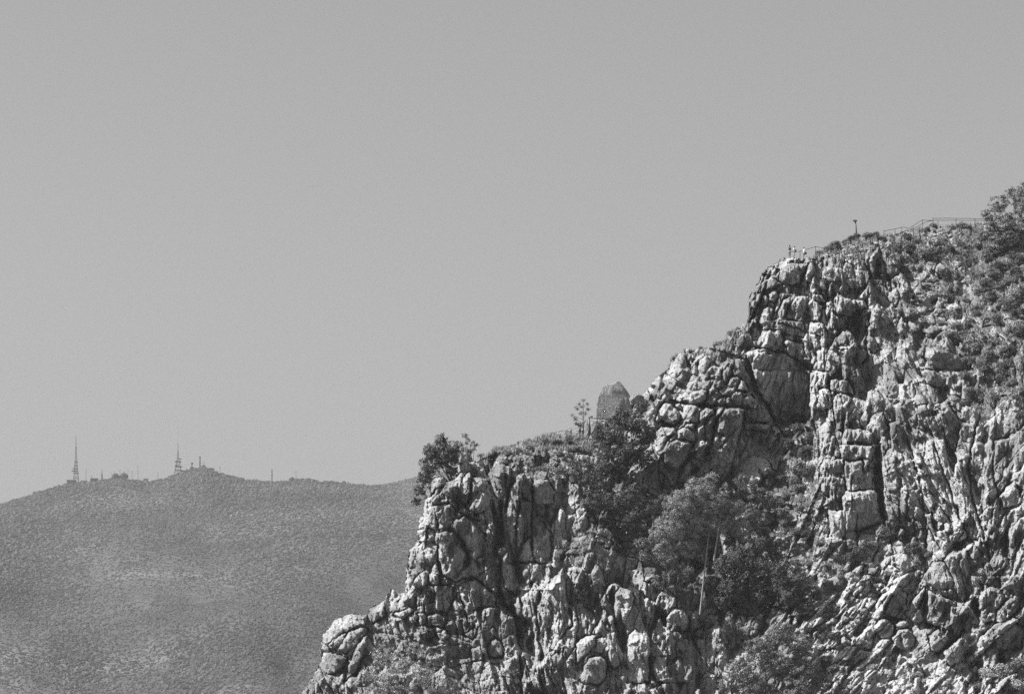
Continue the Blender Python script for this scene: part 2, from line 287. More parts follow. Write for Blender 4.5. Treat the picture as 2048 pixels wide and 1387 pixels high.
# hand-laid blocks, in the pixel frames of six enlarged tiles of the photograph: lines  p tx tz r | points
TILES = {
'A': (600, 840, 2.569, """1 .5 -.2 1|650,350 665,300 700,280 745,290 755,330 700,350 680,380 645,410
.6 .5 0 .8|645,430 690,425 770,400 720,480 700,560 650,540 640,660 620,620 612,560 620,490
1.2 .1 .1 .7|710,560 705,470 740,440 800,420 815,450 790,480 800,500 760,560
1.8 -.1 .1 .8|715,580 780,570 840,640 865,700 830,760 780,810 735,790 712,700
1.2 -.25 .1 .8|790,510 850,490 900,540 940,580 990,620 970,680 930,740 870,700 850,640 800,570
1.3 0 0 .6|850,760 890,720 930,770 920,800 860,815 800,820 830,780
1 -.2 .05 .8|820,850 890,815 950,850 1000,890 1010,960 930,960 890,980 830,930
1.3 .9 0 .4|850,285 880,270 872,400 840,440 820,400 832,300
.8 -.35 .1 .8|882,290 960,300 985,380 960,460 900,480 850,440 876,400
.9 .2 0 .4|665,790 710,770 715,850 670,840
.3 -.1 0 .8|690,850 780,840 790,910 760,980 700,980
.6 -.2 0 .6|960,620 1010,640 1000,740 940,745 975,690
2.2 .55 -.05 .8|975,260 1020,225 1080,240 1075,330 1050,440 1050,490 1020,420 985,340
2.0 1.0 0 .4|1060,480 1080,350 1110,290 1150,275 1130,400 1110,520 1100,620 1095,700 1070,600
1.2 -.9 .1 .3|1135,400 1190,420 1190,520 1150,600 1120,680 1110,600 1115,500
1.7 -.2 0 .5|1140,290 1190,290 1195,380 1190,410 1135,390
.9 -.4 .1 .5|1197,300 1280,310 1300,370 1300,430 1210,440 1197,400
1.1 -.5 .1 .4|1197,510 1220,500 1290,580 1290,720 1197,700
1.6 .9 0 .3|1100,700 1180,600 1190,690 1190,725 1100,730
1.4 .2 0 .6|1050,730 1110,740 1125,850 1110,900 1050,860 1040,790
.9 .5 0 .5|1130,740 1190,730 1230,740 1200,830 1150,850
-5 -.3 0 .8|985,400 1015,470 1055,560 1050,620 1020,700 990,690 1000,560 980,480
-5 0 0 .8|1100,985 1200,1040 1222,1130 1215,1230 1130,1190 1105,1120
-3 0 0 .6|1010,840 1050,900 1090,980 1050,1000 1005,900
1.2 .8 0 .5|1200,850 1230,880 1210,1000 1180,1020 1150,980 1140,910
1.2 .2 -.4 1.2|110,1110 170,1025 255,995 345,1000 330,1050 250,1075 190,1110 160,1160 120,1150
1.2 -.1 -.1 .9|330,1060 345,1080 310,1130 270,1170 230,1190 190,1180 250,1090
1 -.1 0 .6|190,1110 240,1090 215,1150 160,1180 150,1160
.6 .5 -.2 .6|120,1190 190,1200 240,1220 210,1290 150,1310 100,1270
1 .3 -.1 .6|250,1250 300,1150 350,1090 330,1180 290,1290 230,1340
-2 0 0 .5|140,1310 210,1330 262,1220 240,1200 215,1240 180,1290
.8 .3 -.3 .5|360,970 430,925 440,1000 380,1040
.8 .4 -.2 .4|450,890 480,870 520,900 490,940
.9 0 -.1 .4|480,1000 560,960 590,970 540,1020
.9 0 0 .4|605,990 640,985 650,1040 620,1050
1 -.1 0 .5|650,1000 700,990 745,1010 740,1060 660,1060
1 .4 -.2 .4|840,1100 900,1060 910,1100 880,1120
.9 .5 -.2 .3|780,940 800,910 835,970 800,980
1.4 .8 -.6 .3|700,1100 740,1070 770,1110 720,1130
.4 -1 0 .3|562,670 590,650 600,700 600,760 562,760
1 .2 0 .5|960,1170 1000,1110 1040,1150 1040,1210 980,1220
1 -.2 0 .5|880,1170 930,1160 940,1230 890,1240"""),
'B': (1100, 700, 3.938, """1.6 -.2 .1 .6|1170,160 1180,90 1210,50 1260,45 1290,80 1240,120 1240,200 1190,190
1.4 -.1 .1 .5|1250,150 1290,120 1360,150 1350,220 1310,240 1255,210
1.2 -.2 .1 .4|1370,160 1400,130 1440,150 1430,180 1400,250 1380,270 1350,240
1.3 -.2 .1 .4|1395,270 1420,215 1470,200 1500,220 1470,290 1430,300
1.4 -.3 .1 .4|1480,290 1505,220 1540,260 1560,330 1520,330 1470,310
1.1 -.1 .1 .4|1330,320 1370,290 1430,300 1450,320 1420,370 1350,360
1 -.2 .1 .4|1320,400 1360,370 1410,370 1430,430 1340,440
1.2 -.2 .1 .4|1430,370 1460,325 1510,330 1510,430 1440,440
1.1 -.3 .1 .4|1520,370 1580,345 1630,400 1560,440 1515,430
1.2 -.1 0 .5|1130,270 1170,245 1260,240 1250,300 1140,310
1.2 -.1 .1 .6|1110,340 1150,320 1240,320 1230,400 1180,425 1110,410
.8 -.1 .1 .4|1045,390 1100,370 1105,410 1050,410
.9 .1 0 .4|985,430 1030,420 1040,480 1000,470
1.3 .5 -.3 .9|830,560 840,500 900,420 960,430 1020,500 1020,550 980,590 900,560
1.4 .35 0 1|820,720 830,640 880,600 970,610 1000,640 930,700 910,740 900,860 860,830 835,850 815,780
1.5 -.1 0 .7|1000,690 1010,630 1060,600 1140,650 1140,720 1090,700 1040,690
1.8 .1 -.3 .3|1060,598 1070,575 1140,580 1145,620
1.4 -.15 .1 1.0|905,800 950,730 1010,700 1120,730 1140,790 1080,860 1020,930 1000,1060 960,1000 930,940 900,870
.4 -.3 .2 .8|1020,940 1080,870 1110,890 1120,980 1080,1040 1010,1030
1.1 .6 0 .3|850,860 890,850 960,960 995,1070 960,1070 900,980 880,1080 860,1020
1.3 -.15 .05 .6|1190,480 1230,450 1280,455 1290,500 1230,560 1220,600 1220,640 1170,720 1145,640 1150,600 1180,560
1.5 -.1 0 .6|1232,560 1340,460 1370,470 1300,560 1290,640 1260,730 1235,740 1228,640
1.7 -.35 .1 1|1310,560 1380,470 1440,450 1540,460 1500,620 1450,830 1390,1000 1290,960 1250,790 1290,700
1.9 .7 -.1 .4|1262,780 1310,640 1340,670 1390,690 1360,740 1290,790
1.2 .6 -.2 .4|1130,860 1180,720 1240,700 1250,740 1190,800 1180,850
1.7 -.2 .1 .6|1560,520 1600,480 1650,470 1740,480 1755,520 1720,560 1580,560
1 -.15 .1 .6|1530,570 1700,580 1740,600 1690,640 1520,620
2 .8 -.1 .3|1750,600 1810,590 1830,620 1820,660 1770,670
1.2 .45 -.6 1|1380,1010 1520,880 1600,830 1700,860 1770,960 1700,1000 1560,1120 1430,1080
.3 -.75 .15 .8|1590,20 1700,20 1900,60 2048,200 2048,560 1850,600 1760,540 1700,450 1620,330 1600,180
1 .6 0 .3|270,600 290,540 310,545 300,700 275,680
.8 -.2 0 .3|320,550 370,545 370,650 320,650
1 .5 0 .4|800,380 840,280 870,270 830,380
1 .4 -.2 .3|850,370 895,300 910,320 870,390
1 .3 -.4 .4|1080,230 1130,190 1190,205 1170,235 1110,250
.8 .8 -.3 .4|1130,90 1170,30 1210,45 1160,120
-2.5 -.2 0 .5|1020,560 1060,540 1050,590 1000,620
-2.5 0 0 .4|1120,890 1180,930 1170,990 1120,960"""),
'C': (1050, 1000, 3.651, """1.8 .5 -.4 .7|740,510 850,490 960,490 990,540 900,600 880,700 830,640 800,640 770,560
1.2 -1.1 .2 .4|895,605 980,560 1020,600 1000,660 950,740 890,690
2 .5 -.1 .7|960,720 1010,665 1060,670 1110,720 1100,780 1030,840 980,780
2 -.3 .1 .5|1030,860 1080,790 1150,790 1190,850 1200,930 1140,960 1080,930
-1.6 -.8 0 .4|935,760 960,760 1080,930 1060,960 945,990
-2 -.3 0 .5|690,760 720,720 770,750 780,810 740,850 690,830
2 .5 0 .8|380,1040 440,990 520,980 510,1060 440,1130 380,1190 365,1110
1.2 -.3 0 .4|530,1000 570,1000 600,1060 560,1110 510,1105
2.2 -.1 .05 1.1|415,1330 430,1200 480,1150 560,1130 600,1180 580,1300 540,1340
1 -.6 0 .5|605,1160 620,1040 680,1100 690,1200 650,1230
2 .4 0 .8|750,1330 750,1010 800,940 900,1000 910,1100 910,1330
2.3 .3 0 .8|920,1200 960,1130 1030,1150 1030,1200 1090,1330 960,1320
2.2 .6 0 .4|1020,1060 1070,980 1100,1040 1100,1150 1040,1170
1 -.6 .1 .3|1108,1030 1190,1010 1220,1100 1230,1190 1160,1150
1.8 .4 -.1 .6|1060,1200 1120,1150 1230,1200 1200,1330 1090,1330
1.6 .6 0 .6|640,720 690,640 780,660 790,760 740,860 700,1000 650,900
1.4 .3 -.1 .8|270,430 350,270 500,255 520,300 450,400 300,400
1.4 -.1 0 .4|440,240 480,165 530,180 515,250
1.4 .2 0 .4|560,290 620,265 640,310 610,350 560,330
1.6 .7 0 .9|90,780 150,640 280,500 300,700 340,900 200,1100 110,1180
-2.5 0 0 .3|640,880 680,870 700,790 720,900 740,1000 725,1130 700,1100
-3 0 0 .3|910,1080 930,1180 920,1330 900,1330
2 .5 -.1 .5|1710,120 1760,60 1800,90 1840,130 1800,180 1700,150
1.4 -.3 .3 .4|1700,158 1830,190 1760,250 1690,190
1.2 -.5 0 .3|1245,950 1300,930 1300,1000 1240,990
-4 0 0 1.5|1170,120 1430,120 1450,420 1230,560 1130,420
-3 0 0 .3|1200,870 1215,960 1300,1130 1280,1140 1200,1000"""),
'D': (1450, 370, 3.425, """1.9 -.15 .15 .6|370,620 420,540 480,535 570,545 540,600 510,680 420,680 380,650
1.9 -.2 .1 .5|565,560 590,530 615,560 610,620 580,640 560,690 512,690 535,620
1 .1 -.2 .5|280,610 300,580 350,560 345,610
1.2 -.05 0 .5|245,700 270,650 330,640 390,670 350,700 300,720
1.4 -.1 .1 .6|185,820 220,750 280,745 300,790 290,830 240,890 200,860
1.5 -.1 .1 .4|240,890 270,840 330,840 310,900 290,920
1 -.1 .1 .4|300,740 340,730 370,740 350,800 300,790
1.5 .1 0 .3|360,880 400,790 450,760 440,800 410,900 370,910
1.5 -.3 .1 .5|420,900 450,830 490,760 560,770 545,860 540,930 430,920
1.5 -.2 .1 .6|345,960 370,920 530,940 550,1000 540,1050 390,1000
1.5 -.15 .1 .6|220,1080 260,1000 370,995 400,1060 390,1140 300,1140 225,1110
1.2 -.1 .1 .5|75,1080 110,1010 170,1020 190,1070 210,1110 100,1110
1 -.1 .1 .4|250,920 330,920 340,970 260,990
1.1 -.3 .1 .4|400,1060 530,1090 560,1180 440,1160
.8 -.5 .1 .8|140,1160 180,1120 300,1125 450,1170 600,1230 620,1267 200,1267
2 1 0 .3|570,800 600,780 660,830 650,930 580,930
2 1 0 .4|580,935 660,950 700,1000 700,1267 640,1260 610,1100 570,1020
1.8 .2 -.1 .3|600,750 660,745 690,790 660,810 600,780
1.4 -.6 0 .3|690,800 730,790 730,890 700,920 690,880
2 -.15 .1 .6|740,780 780,750 850,780 950,790 980,840 900,860 860,900 750,880
1.6 .2 0 .3|630,680 650,650 690,670 690,720 640,720
1.6 -.3 0 .4|700,740 730,670 790,690 770,740 710,760
2 .6 -.1 .4|770,1060 800,1000 870,1020 880,1080 850,1100 780,1110
2.2 .6 0 .4|745,1130 780,1110 850,1112 850,1200 800,1240 740,1210
1.3 -.8 0 .4|857,1112 930,1130 970,1190 880,1240 852,1220
1.5 -.2 0 .7|975,1060 1000,1040 1040,1080 1060,1130 1020,1150 980,1110
2.2 -.2 .1 .6|1060,520 1110,430 1190,490 1210,560 1180,610 1140,640 1070,580
1.6 .5 0 .3|985,560 990,480 1040,440 1056,440 1040,540 1010,640
1.3 -.4 .1 .4|800,560 830,530 870,560 890,640 830,640
1.6 -.2 0 .5|1440,600 1460,540 1540,560 1640,620 1560,660 1500,650
1.2 .1 -.1 .4|1430,430 1470,410 1530,430 1520,450 1440,450
-.5 -.7 .1 .6|1630,900 1680,900 1760,960 1740,1110 1690,1120 1640,960
.8 -.5 .1 .5|1380,1110 1440,1100 1640,1190 1700,1267 1440,1267 1370,1180
-3.5 -.4 0 .5|975,880 1010,860 1000,960 975,1060 985,1200 930,1240 950,1100 965,960
1.2 .2 0 .5|1180,960 1210,900 1240,960 1250,1050 1200,1040
1.3 -.2 0 .4|1120,740 1170,700 1200,760 1180,830 1130,800
1 .6 -.3 .3|1500,830 1590,800 1620,850 1540,880
1.4 .2 -.2 .3|1340,1000 1420,960 1480,1000 1400,1030"""),
'E': (1550, 700, 3.853, """1.8 .9 0 .3|320,0 400,0 400,150 330,150
1.8 .9 0 .3|330,165 410,165 400,290 340,290
1.6 .7 0 .4|340,295 410,300 450,440 380,460 330,440
1.6 -.2 .1 .4|430,230 560,230 610,340 430,310
1.5 .5 0 .4|450,400 480,330 590,360 560,430 520,560 480,600 450,480
1.6 .6 0 .4|420,80 450,0 570,0 560,90 520,130 440,120
1.2 -.6 .1 .4|575,0 710,0 700,60 640,130 560,120
-1.5 -.4 0 .5|610,260 700,250 730,330 690,420 640,380
2.2 -.1 .1 .4|530,640 560,605 720,615 750,640 740,720 560,700
1.6 -.25 .05 .3|500,730 740,725 760,800 740,860 680,840 600,850 520,830
1.5 .1 0 .4|345,900 380,850 520,840 530,950 400,960 345,960
1.5 .3 0 .4|350,975 520,975 540,1030 440,1050 400,1120 350,1080
1.4 -.25 .05 .4|540,860 670,840 690,930 760,920 750,1060 560,1090 540,960
1.8 -.25 .05 .4|520,1120 560,1090 800,1070 830,1330 640,1387 540,1387
2 .8 0 .2|680,830 720,850 700,930 690,940
-6 0 0 .3|765,740 820,740 820,1060 850,1300 820,1300 790,1190 760,1070
1.4 .6 -.1 .5|700,600 750,500 830,480 870,600 780,720 745,640
1.4 .6 0 .4|835,950 900,900 970,950 980,1000 920,1100 870,1080
1.2 .3 0 .7|830,830 900,750 1060,870 1110,1000 1080,1080 980,960 900,890
.6 -.3 0 .5|880,560 960,540 1100,700 1060,860 960,780 900,690
1.6 .55 -.1 1.2|1170,700 1300,680 1330,830 1400,1000 1480,1120 1500,1250 1360,1330 1200,1100 1130,900
.4 -.6 .1 .6|1240,420 1330,400 1420,560 1400,780 1340,760 1300,600
1 -.4 .1 .4|1320,340 1420,370 1530,440 1500,560 1420,540
-1.8 -.4 0 .4|1420,880 1500,900 1600,1110 1560,1130 1450,1000
.8 -.4 .1 .4|1120,150 1230,160 1330,210 1260,290 1170,250
.9 -.6 0 .3|1020,330 1060,250 1090,320 1060,370 1020,380
1.5 .5 0 .3|1010,420 1080,400 1080,500 1020,520
1 -.3 0 .3|1100,430 1170,420 1160,640 1100,600
1.8 1 0 .3|960,1330 970,1060 1010,1040 1020,1200 1000,1320
.9 -.7 0 .3|1022,1080 1080,1080 1080,1300 1022,1310
1.8 .2 0 .6|1730,1120 1790,1050 1855,1010 1900,1180 1760,1220
1.5 .5 -.2 .6|1700,440 1740,370 1860,340 1950,500 1900,600 1700,700"""),
'F': (1550, 1020, 3.853, """2.6 1.2 -.4 .4|600,950 720,780 860,620 940,580 950,600 860,720 820,800 700,930 640,975
2.4 -.1 0 .6|870,700 950,600 1010,640 1010,760 1000,840 920,830 850,790
2.2 -.1 0 .8|765,900 820,830 880,840 930,900 900,980 810,990
2 0 0 .4|925,870 990,840 1040,880 1000,905 940,900
2.4 -.1 0 .8|900,980 960,920 1040,920 1080,980 1070,1050 1000,1080 940,1050
1.6 -.2 .1 .6|670,980 690,920 750,880 770,960 720,1000
2.4 .9 -.2 .4|1010,800 1060,700 1150,590 1160,620 1110,720 1040,840
2 -.3 0 .5|1050,840 1150,680 1130,860 1090,880
2.6 -.1 -.1 .7|1150,500 1230,400 1300,400 1380,520 1380,600 1260,600 1190,560
2.6 -.4 .1 .7|1300,380 1370,300 1470,310 1500,440 1520,640 1450,720 1390,660 1390,540
2 -.2 .1 .7|1190,620 1280,660 1400,720 1340,880 1250,900 1170,860
1.7 -.3 .1 .6|1350,740 1500,740 1560,800 1570,900 1400,960 1350,880
2.2 -.1 0 .6|1180,960 1260,920 1350,1000 1270,1090 1200,1080
2 -.4 .1 .8|1300,1090 1480,940 1570,960 1560,1020 1450,1150 1350,1200
2.6 .1 0 1.2|1570,700 1600,620 1660,590 1740,620 1780,680 1710,760 1700,860 1620,860 1580,800
2.2 -.1 0 .6|1710,860 1710,780 1800,680 1880,680 1880,760 1780,850
2.4 1 -.3 .5|1450,1170 1460,1110 1600,960 1700,880 1840,830 1880,840 1700,1000 1500,1200
1.6 -.4 .1 .6|1700,980 1850,870 1930,900 1900,1060 1710,1070
1.5 .3 -.6 .5|590,470 620,430 700,430 640,500
1.5 .3 -.5 .5|710,480 760,440 820,440 760,490
1.6 .2 -.4 .5|840,480 870,420 930,430 970,470
1.8 .8 0 .2|530,450 600,330 610,370 560,470
1.6 .5 0 .4|420,0 540,0 540,200 480,240 420,200
1.2 -.5 0 .4|550,0 630,0 620,160 650,300 560,330 540,220
1.8 .7 0 .3|1170,20 1200,20 1240,200 1300,230 1220,370 1170,300
1.4 .1 0 .5|1330,260 1350,190 1390,190 1390,240 1340,310
.8 0 0 .8|1480,300 1540,230 1660,280 1690,350 1600,420 1520,400
-1.8 0 0 .5|1740,240 1800,200 1810,280 1760,330
1.5 .6 0 .3|930,230 960,130 1000,150 980,200
1.5 .5 -.5 .3|500,990 530,960 580,1020 520,1040
-4 0 0 .6|1380,240 1440,230 1500,190 1480,280 1420,330 1310,380 1340,320
-3 0 0 .4|1510,700 1560,680 1590,850 1570,880 1540,800"""),
}
blkM = np.zeros_like(R); GRV = np.zeros_like(R)
jag_u = fbm(U/9., V/9., 801, 2)*4.5; jag_v = fbm(U/9., V/9., 811, 2)*4.5
for tk, (ox, oy, sc, txt) in TILES.items():
    for ln in txt.strip().split('\n'):
        a, b = ln.split('|'); p, tx, tz, r = (float(q) for q in a.split())
        pts = [(ox+x/sc, oy+y/sc) for x, y in parse(b)]
        s = box(pts, 12)
        if s[0].stop-s[0].start < 3 or s[1].stop-s[1].start < 3: continue
        u, v = U[s]+jag_u[s], V[s]+jag_v[s]
        d = seg_dist(u, v, pts, True)/PM; r = min(r, .34)
        c = np.array(pts).mean(0)
        inside = np.clip(d/.10+.5, 0, 1)
        prof = 1-np.clip(1-d/r, 0, 1)**2.2
        old = R[s]
        c0 = -float(bil(np.array([c[0]]), np.array([c[1]]))[0])
        rx = (u-c[0])/PM; rz = -(v-c[1])/PM
        if p > 0:
            new = c0 + p*.8 - .62*min(r, .8)*(1-prof) + (tx*1.45 if tx > 0 else tx)*rx + (tz-.04)*rz + .22*(old-lowR[s])
            # weathering: a few shallow facets inside the block
            new = new + fbm(u/22., v/22., 333, 2)*.35
        else:
            new = old + p*np.clip(d/(r*.8), 0, 1)
        R[s] = old*(1-inside)+new*inside
        if p > 0: blkM[s] = np.maximum(blkM[s], inside)
        if p > 0: GRV[s] = np.maximum(GRV[s], np.clip(.5+1.6*fbm(u/30., v/30., 340, 2), .1, 1.)*np.exp(-((d+.06)/.12)**2)); R[s] -= .8*np.clip(.6+2.2*fbm(u/30., v/30., 340, 2), .1, 1.3)*np.exp(-((d+.06)/(.10+.10*hsh(np.floor(u/19), np.floor(v/19), 3)))**2)
# long cracks and ledges (photo pixels): depth width | polyline
CRK = """1.6 1.6|1100,700 1100,700
2 2.5|1339,802 1380,808 1424,812 1480,814 1500,818
2 2.5|1502,735 1512,775 1535,812 1550,845 1572,872
1.6 1.8|1494,700 1530,698 1570,705 1600,722 1625,745
1.5 1.5|1500,645 1512,620 1530,575 1540,545
1.5 2|1360,950 1374,915 1392,880
2.5 3|1000,1000 1006,1060 1002,1110 1000,1190
1.2 1.4|872,1064 900,1058 920,1075 935,1112
1.2 1.4|880,1150 910,1162 945,1152 990,1188
1.2 1.4|865,1010 895,1005 920,1024 960,1042
1.5 2|1000,1190 1030,1230 1040,1300 1045,1387
1.2 1.5|1020,1124 1060,1125 1105,1124
1.2 1.2|1063,955 1064,1010 1063,1060 1065,1110
2 2|1762,890 1764,980 1772,1060
1.2 1.5|1636,738 1660,742
1.2 1.5|1638,775 1660,778
1 1.3|1560,646 1600,660 1640,672
1.5 2|1965,800 1950,870 1935,930 1945,1000 1970,1080 1985,1140
1.2 1.5|1990,860 1985,940 2000,1020
1.3 1.6|1860,860 1880,920 1900,980 1930,1060 1965,1110
1.2 1.5|1815,880 1840,960 1850,1040 1880,1100
1.5 1.5|1640,1300 1700,1290 1740,1300
2 2|1870,1310 1900,1290 1930,1260"""
for ln in CRK.split('\n'):
    a, b = ln.split('|'); dp, w = (float(q) for q in a.split()); pts = parse(b)
    s = box(pts, 12); d = seg_dist(U[s]+jag_u[s], V[s]+jag_v[s], pts, False)
    R[s] -= dp*np.exp(-(d/(w*1.3))**2); GRV[s] = np.maximum(GRV[s], dp*.7*np.exp(-(d/(w*1.1))**2))
# fracturing: straight-edged angular chips at several sizes, sharp creases along the local grain, a few dark pits
amp = np.clip(1.+2.6*fbm(U/110., V/110., 500, 3), .35, 1.9)*(1-.35*blkM)
GA = tps([(700,1300,-35),(900,1100,5),(1080,1000,3),(1150,1200,8),(1300,1300,-12),(1400,800,32),(1560,620,12),(1640,800,4),(1700,600,0),(1850,640,-38),(1950,600,-42),(1800,850,-14),(1900,980,-24),(1990,1000,16),(2050,1100,20),(1700,1050,4),(1780,1230,42),(1640,1250,42),(1700,1350,44),(1600,1120,35),(1900,1200,10),(2000,1330,48),(1550,950,20),(1230,920,30),(2100,700,-20)], CU, CV)
def bilg(G, u, v):
    x = np.clip((u-500)/10., 0, len(cu)-1.001); y = np.clip((v-380)/10., 0, len(cv)-1.001)
    i = x.astype(int); j = y.astype(int); fx = x-i; fy = y-j
    return (G[j,i]*(1-fx)+G[j,i+1]*fx)*(1-fy)+(G[j+1,i]*(1-fx)+G[j+1,i+1]*fx)*fy
# grain zones: rotate the noise frame by a few fixed angles and blend by the local angle (positive leans left at the foot)
ga = bilg(GA, U, V)
wx = fbm(U/70., V/70., 510, 3)*16; wy = fbm(U/70., V/70., 511, 3)*16
# break the surface into flat facets: fit a plane inside each straight-edged cell
def facet(R, cw_, cl_, seed, mix):
    bk = np.digitize(ga, [-30, -10, 10, 31]); ids = np.zeros(R.shape, np.int64)
    for b_, ang in enumerate((-40, -20, 0, 20, 42)):
        m = bk == b_
        a_ = math.radians(ang); u = U[m]+wx[m]*.6; v = V[m]+wy[m]*.6
        f1, f2, bx, by, cx, cy = voro((u*math.cos(a_)+v*math.sin(a_))/cw_, (-u*math.sin(a_)+v*math.cos(a_))/cl_, seed+b_, 1.)
        ids[m] = (b_*4000+(cx+2000).astype(np.int64))*4000+(cy+2000).astype(np.int64)
    _, inv_ = np.unique(ids.ravel(), return_inverse=True); inv_ = inv_.ravel(); n_ = inv_.max()+1
    x = (U.ravel()-1300.)/10.; y = (V.ravel()-950.)/10.; r = R.ravel().astype(np.float64)
    bc = lambda w_: np.bincount(inv_, w_, n_)
    n = bc(np.ones_like(x)); mx = bc(x)/n; my = bc(y)/n; mr = bc(r)/n
    dx = x-mx[inv_]; dy = y-my[inv_]; dr = r-mr[inv_]
    sxx = bc(dx*dx)+.02*n; syy = bc(dy*dy)+.02*n; sxy = bc(dx*dy); sxr = bc(dx*dr); syr = bc(dy*dr)
    det = sxx*syy-sxy**2
    gx = (sxr*syy-syr*sxy)/det; gy = (syr*sxx-sxr*sxy)/det
    P_ = (mr[inv_]+gx[inv_]*dx+gy[inv_]*dy).reshape(R.shape)
    return (R*(1-mix)+P_*mix).astype(np.float32)
rec = np.minimum(R-blur(R, 5), 0); R0 = R.copy()
R = facet(R, 15., 30., 1201, .42)
R += rec*.42
CH = np.zeros_like(R); WS = np.zeros_like(R)
for ang in (-40, -20, 0, 20, 42):
    w_ = np.clip(1-np.abs(ga-ang)/21., 0, 1)
    if ang == -40: w_ = np.where(ga < -40, 1, w_)
    if ang == 42: w_ = np.where(ga > 42, 1, w_)
    w_ = np.clip((w_-.35)*3.4, 0.001, 1)
    a_ = math.radians(ang); x_ = (U+wx)*math.cos(a_)+(V+wy)*math.sin(a_); y_ = -(U+wx)*math.sin(a_)+(V+wy)*math.cos(a_)
    h_ = 0
    for (cw_, cl_, am_, sd_) in ((38., 70., .88, 31), (18., 32., .58, 37), (8.5, 14., .26, 43)):
        f1, f2, bx, by, cx, cy = voro(x_/cw_, y_/cl_, sd_+2+ang)
        r1 = hsh(cx, cy, sd_+3)-.5; r2 = hsh(cx, cy, sd_+4)-.5; r3 = hsh(cx, cy, sd_+5)-.5
        h_ = h_+am_*((x_/cw_-bx)*r1*2.6+(y_/cl_-by)*r2*2.0+r3*.9)
    cre = fbm(x_/13., y_/120., 551+ang, 4); h_ = h_-np.clip(.10-np.abs(cre), 0, .1)*4.5
    cre = fbm(x_/32., y_/190., 571+ang, 3); h_ = h_-np.clip(.06-np.abs(cre), 0, .06)*14
    CH += w_*h_; WS += w_
R += CH/WS*amp
# long straight faults and bedding steps: a sharp break on one side, a planar ramp on the other
rf = np.random.RandomState(77)
for k in range(1500):
    fu, fv = rf.uniform(620, 2120), rf.uniform(450, 1500)
    L_ = rf.uniform(14, 55) if k > 420 else rf.uniform(50, 170)
    g_ = math.radians(float(bilg(GA, np.array([fu]), np.array([fv]))[0]))+rf.normal()*.16
    if rf.rand() < .36: g_ += math.pi/2+rf.normal()*.25
    off = (.20+.55*rf.rand())*(L_/60.)**.55*(1.5 if k < 160 else 1.); wd = L_*rf.uniform(.25, .6)
    if rf.rand() < .5: off = -off*.8
    s = box([(fu-L_, fv-L_), (fu+L_, fv+L_)], 2)
    if s[0].stop-s[0].start < 4 or s[1].stop-s[1].start < 4: continue
    du = U[s]-fu; dv = V[s]-fv
    x_ = du*math.cos(g_)+dv*math.sin(g_); y_ = -du*math.sin(g_)+dv*math.cos(g_)
    x_ = x_+wx[s]*.22
    tp = np.clip((L_*.9-np.abs(y_))/(L_*.35), 0, 1)
    sgn = 1 if rf.rand() < .55 else -1
    xx_ = x_*sgn
    R[s] += off*tp*np.where(xx_ > 0, np.clip(1-xx_/wd, 0, 1), 0)*(1-.55*blkM[s])
R = facet(R, 5.5, 10., 1301, .35)
R -= GRV*1.0
R += fbm(U/5., V/7., 901, 2)*.10
pn = fbm(U/16., V/26., 611, 4); R -= np.clip(pn-.24, 0, .2)*3.*amp
pn = fbm(U/45., V/80., 621, 4); R -= np.clip(pn-.27, 0, .2)*9.
# outline
sd = seg_dist(U, V, SIL, True)
F1, F2, bx, by, cx, cy = voro(U/13.+fbm(U/20., V/20., 71, 2), V/13., 77)
sdn = sd/PM + (hsh(cx, cy, 78)-.35)*.55*np.clip(F2-F1, 0, .25)*4*.8 + fbm(U/6., V/6., 79, 2)*.25
R -= 1.7*np.clip(1-sdn/1.5, 0, 1)**2
mask = sdn > 0
mask[-1,:] = True
# drop islands cut off above the outline
DEP = -R
XX = (U-CX)/F*DEP; ZZ = (HY-V)/F*DEP
q = mask[:-1,:-1] & mask[1:,:-1] & mask[:-1,1:] & mask[1:,1:]
use = np.zeros(mask.shape, bool)
use[:-1,:-1] |= q; use[1:,:-1] |= q; use[:-1,1:] |= q; use[1:,1:] |= q
idx = np.full(mask.shape, -1, np.int64); idx[use] = np.arange(use.sum())
co = np.stack([XX[use], DEP[use], ZZ[use]], 1)
a = idx[:-1,:-1][q]; b = idx[:-1,1:][q]; c = idx[1:,1:][q]; d = idx[1:,:-1][q]
faces = np.stack([a, d, c, b], 1)
# the mass behind the outline: boundary edges swept backwards
qi = np.pad(q, 1)
def bedges(cond, A, B): return np.stack([A[cond], B[cond]], 1)
E = []
up = q & ~qi[:-2,1:-1]; E.append(bedges(up, idx[:-1,1:], idx[:-1,:-1]))
dn = q & ~qi[2:,1:-1];  dn[-1,:] = False; E.append(bedges(dn, idx[1:,:-1], idx[1:,1:]))
lf = q & ~qi[1:-1,:-2]; lf[:,0] = False; E.append(bedges(lf, idx[:-1,:-1], idx[1:,:-1]))
rt = q & ~qi[1:-1,2:];  rt[:,-1] = False; E.append(bedges(rt, idx[1:,1:], idx[:-1,1:]))
E = np.concatenate(E); n0 = len(co)
uq, inv = np.unique(E.ravel(), return_inverse=True); inv = inv.reshape(-1, 2)
ring = co[uq]; rings = [uq]
prev = uq; extra = []
for dy, dz, sx in ((3., -.9, 0), (12., -3., .0), (45., -12., 0), (90., -60., 0)):
    rr = ring.copy(); rr[:,1] += dy; rr[:,2] = np.maximum(rr[:,2]+dz, -6); rr[:,0] += 0.02*dy + (vnoise(rr[:,0]*.3, rr[:,2]*.3, 5)*dy*.05)
    cur = n0+np.arange(len(uq)); n0 += len(uq); extra.append(rr)
    A = prev[inv[:,0]]; B = prev[inv[:,1]]; A2 = cur[inv[:,0]]; B2 = cur[inv[:,1]]
    faces = np.concatenate([faces, np.stack([A, B, B2, A2], 1)]); prev = cur
co = np.concatenate([co]+extra)
me = np_mesh('cliff', co, faces, True)
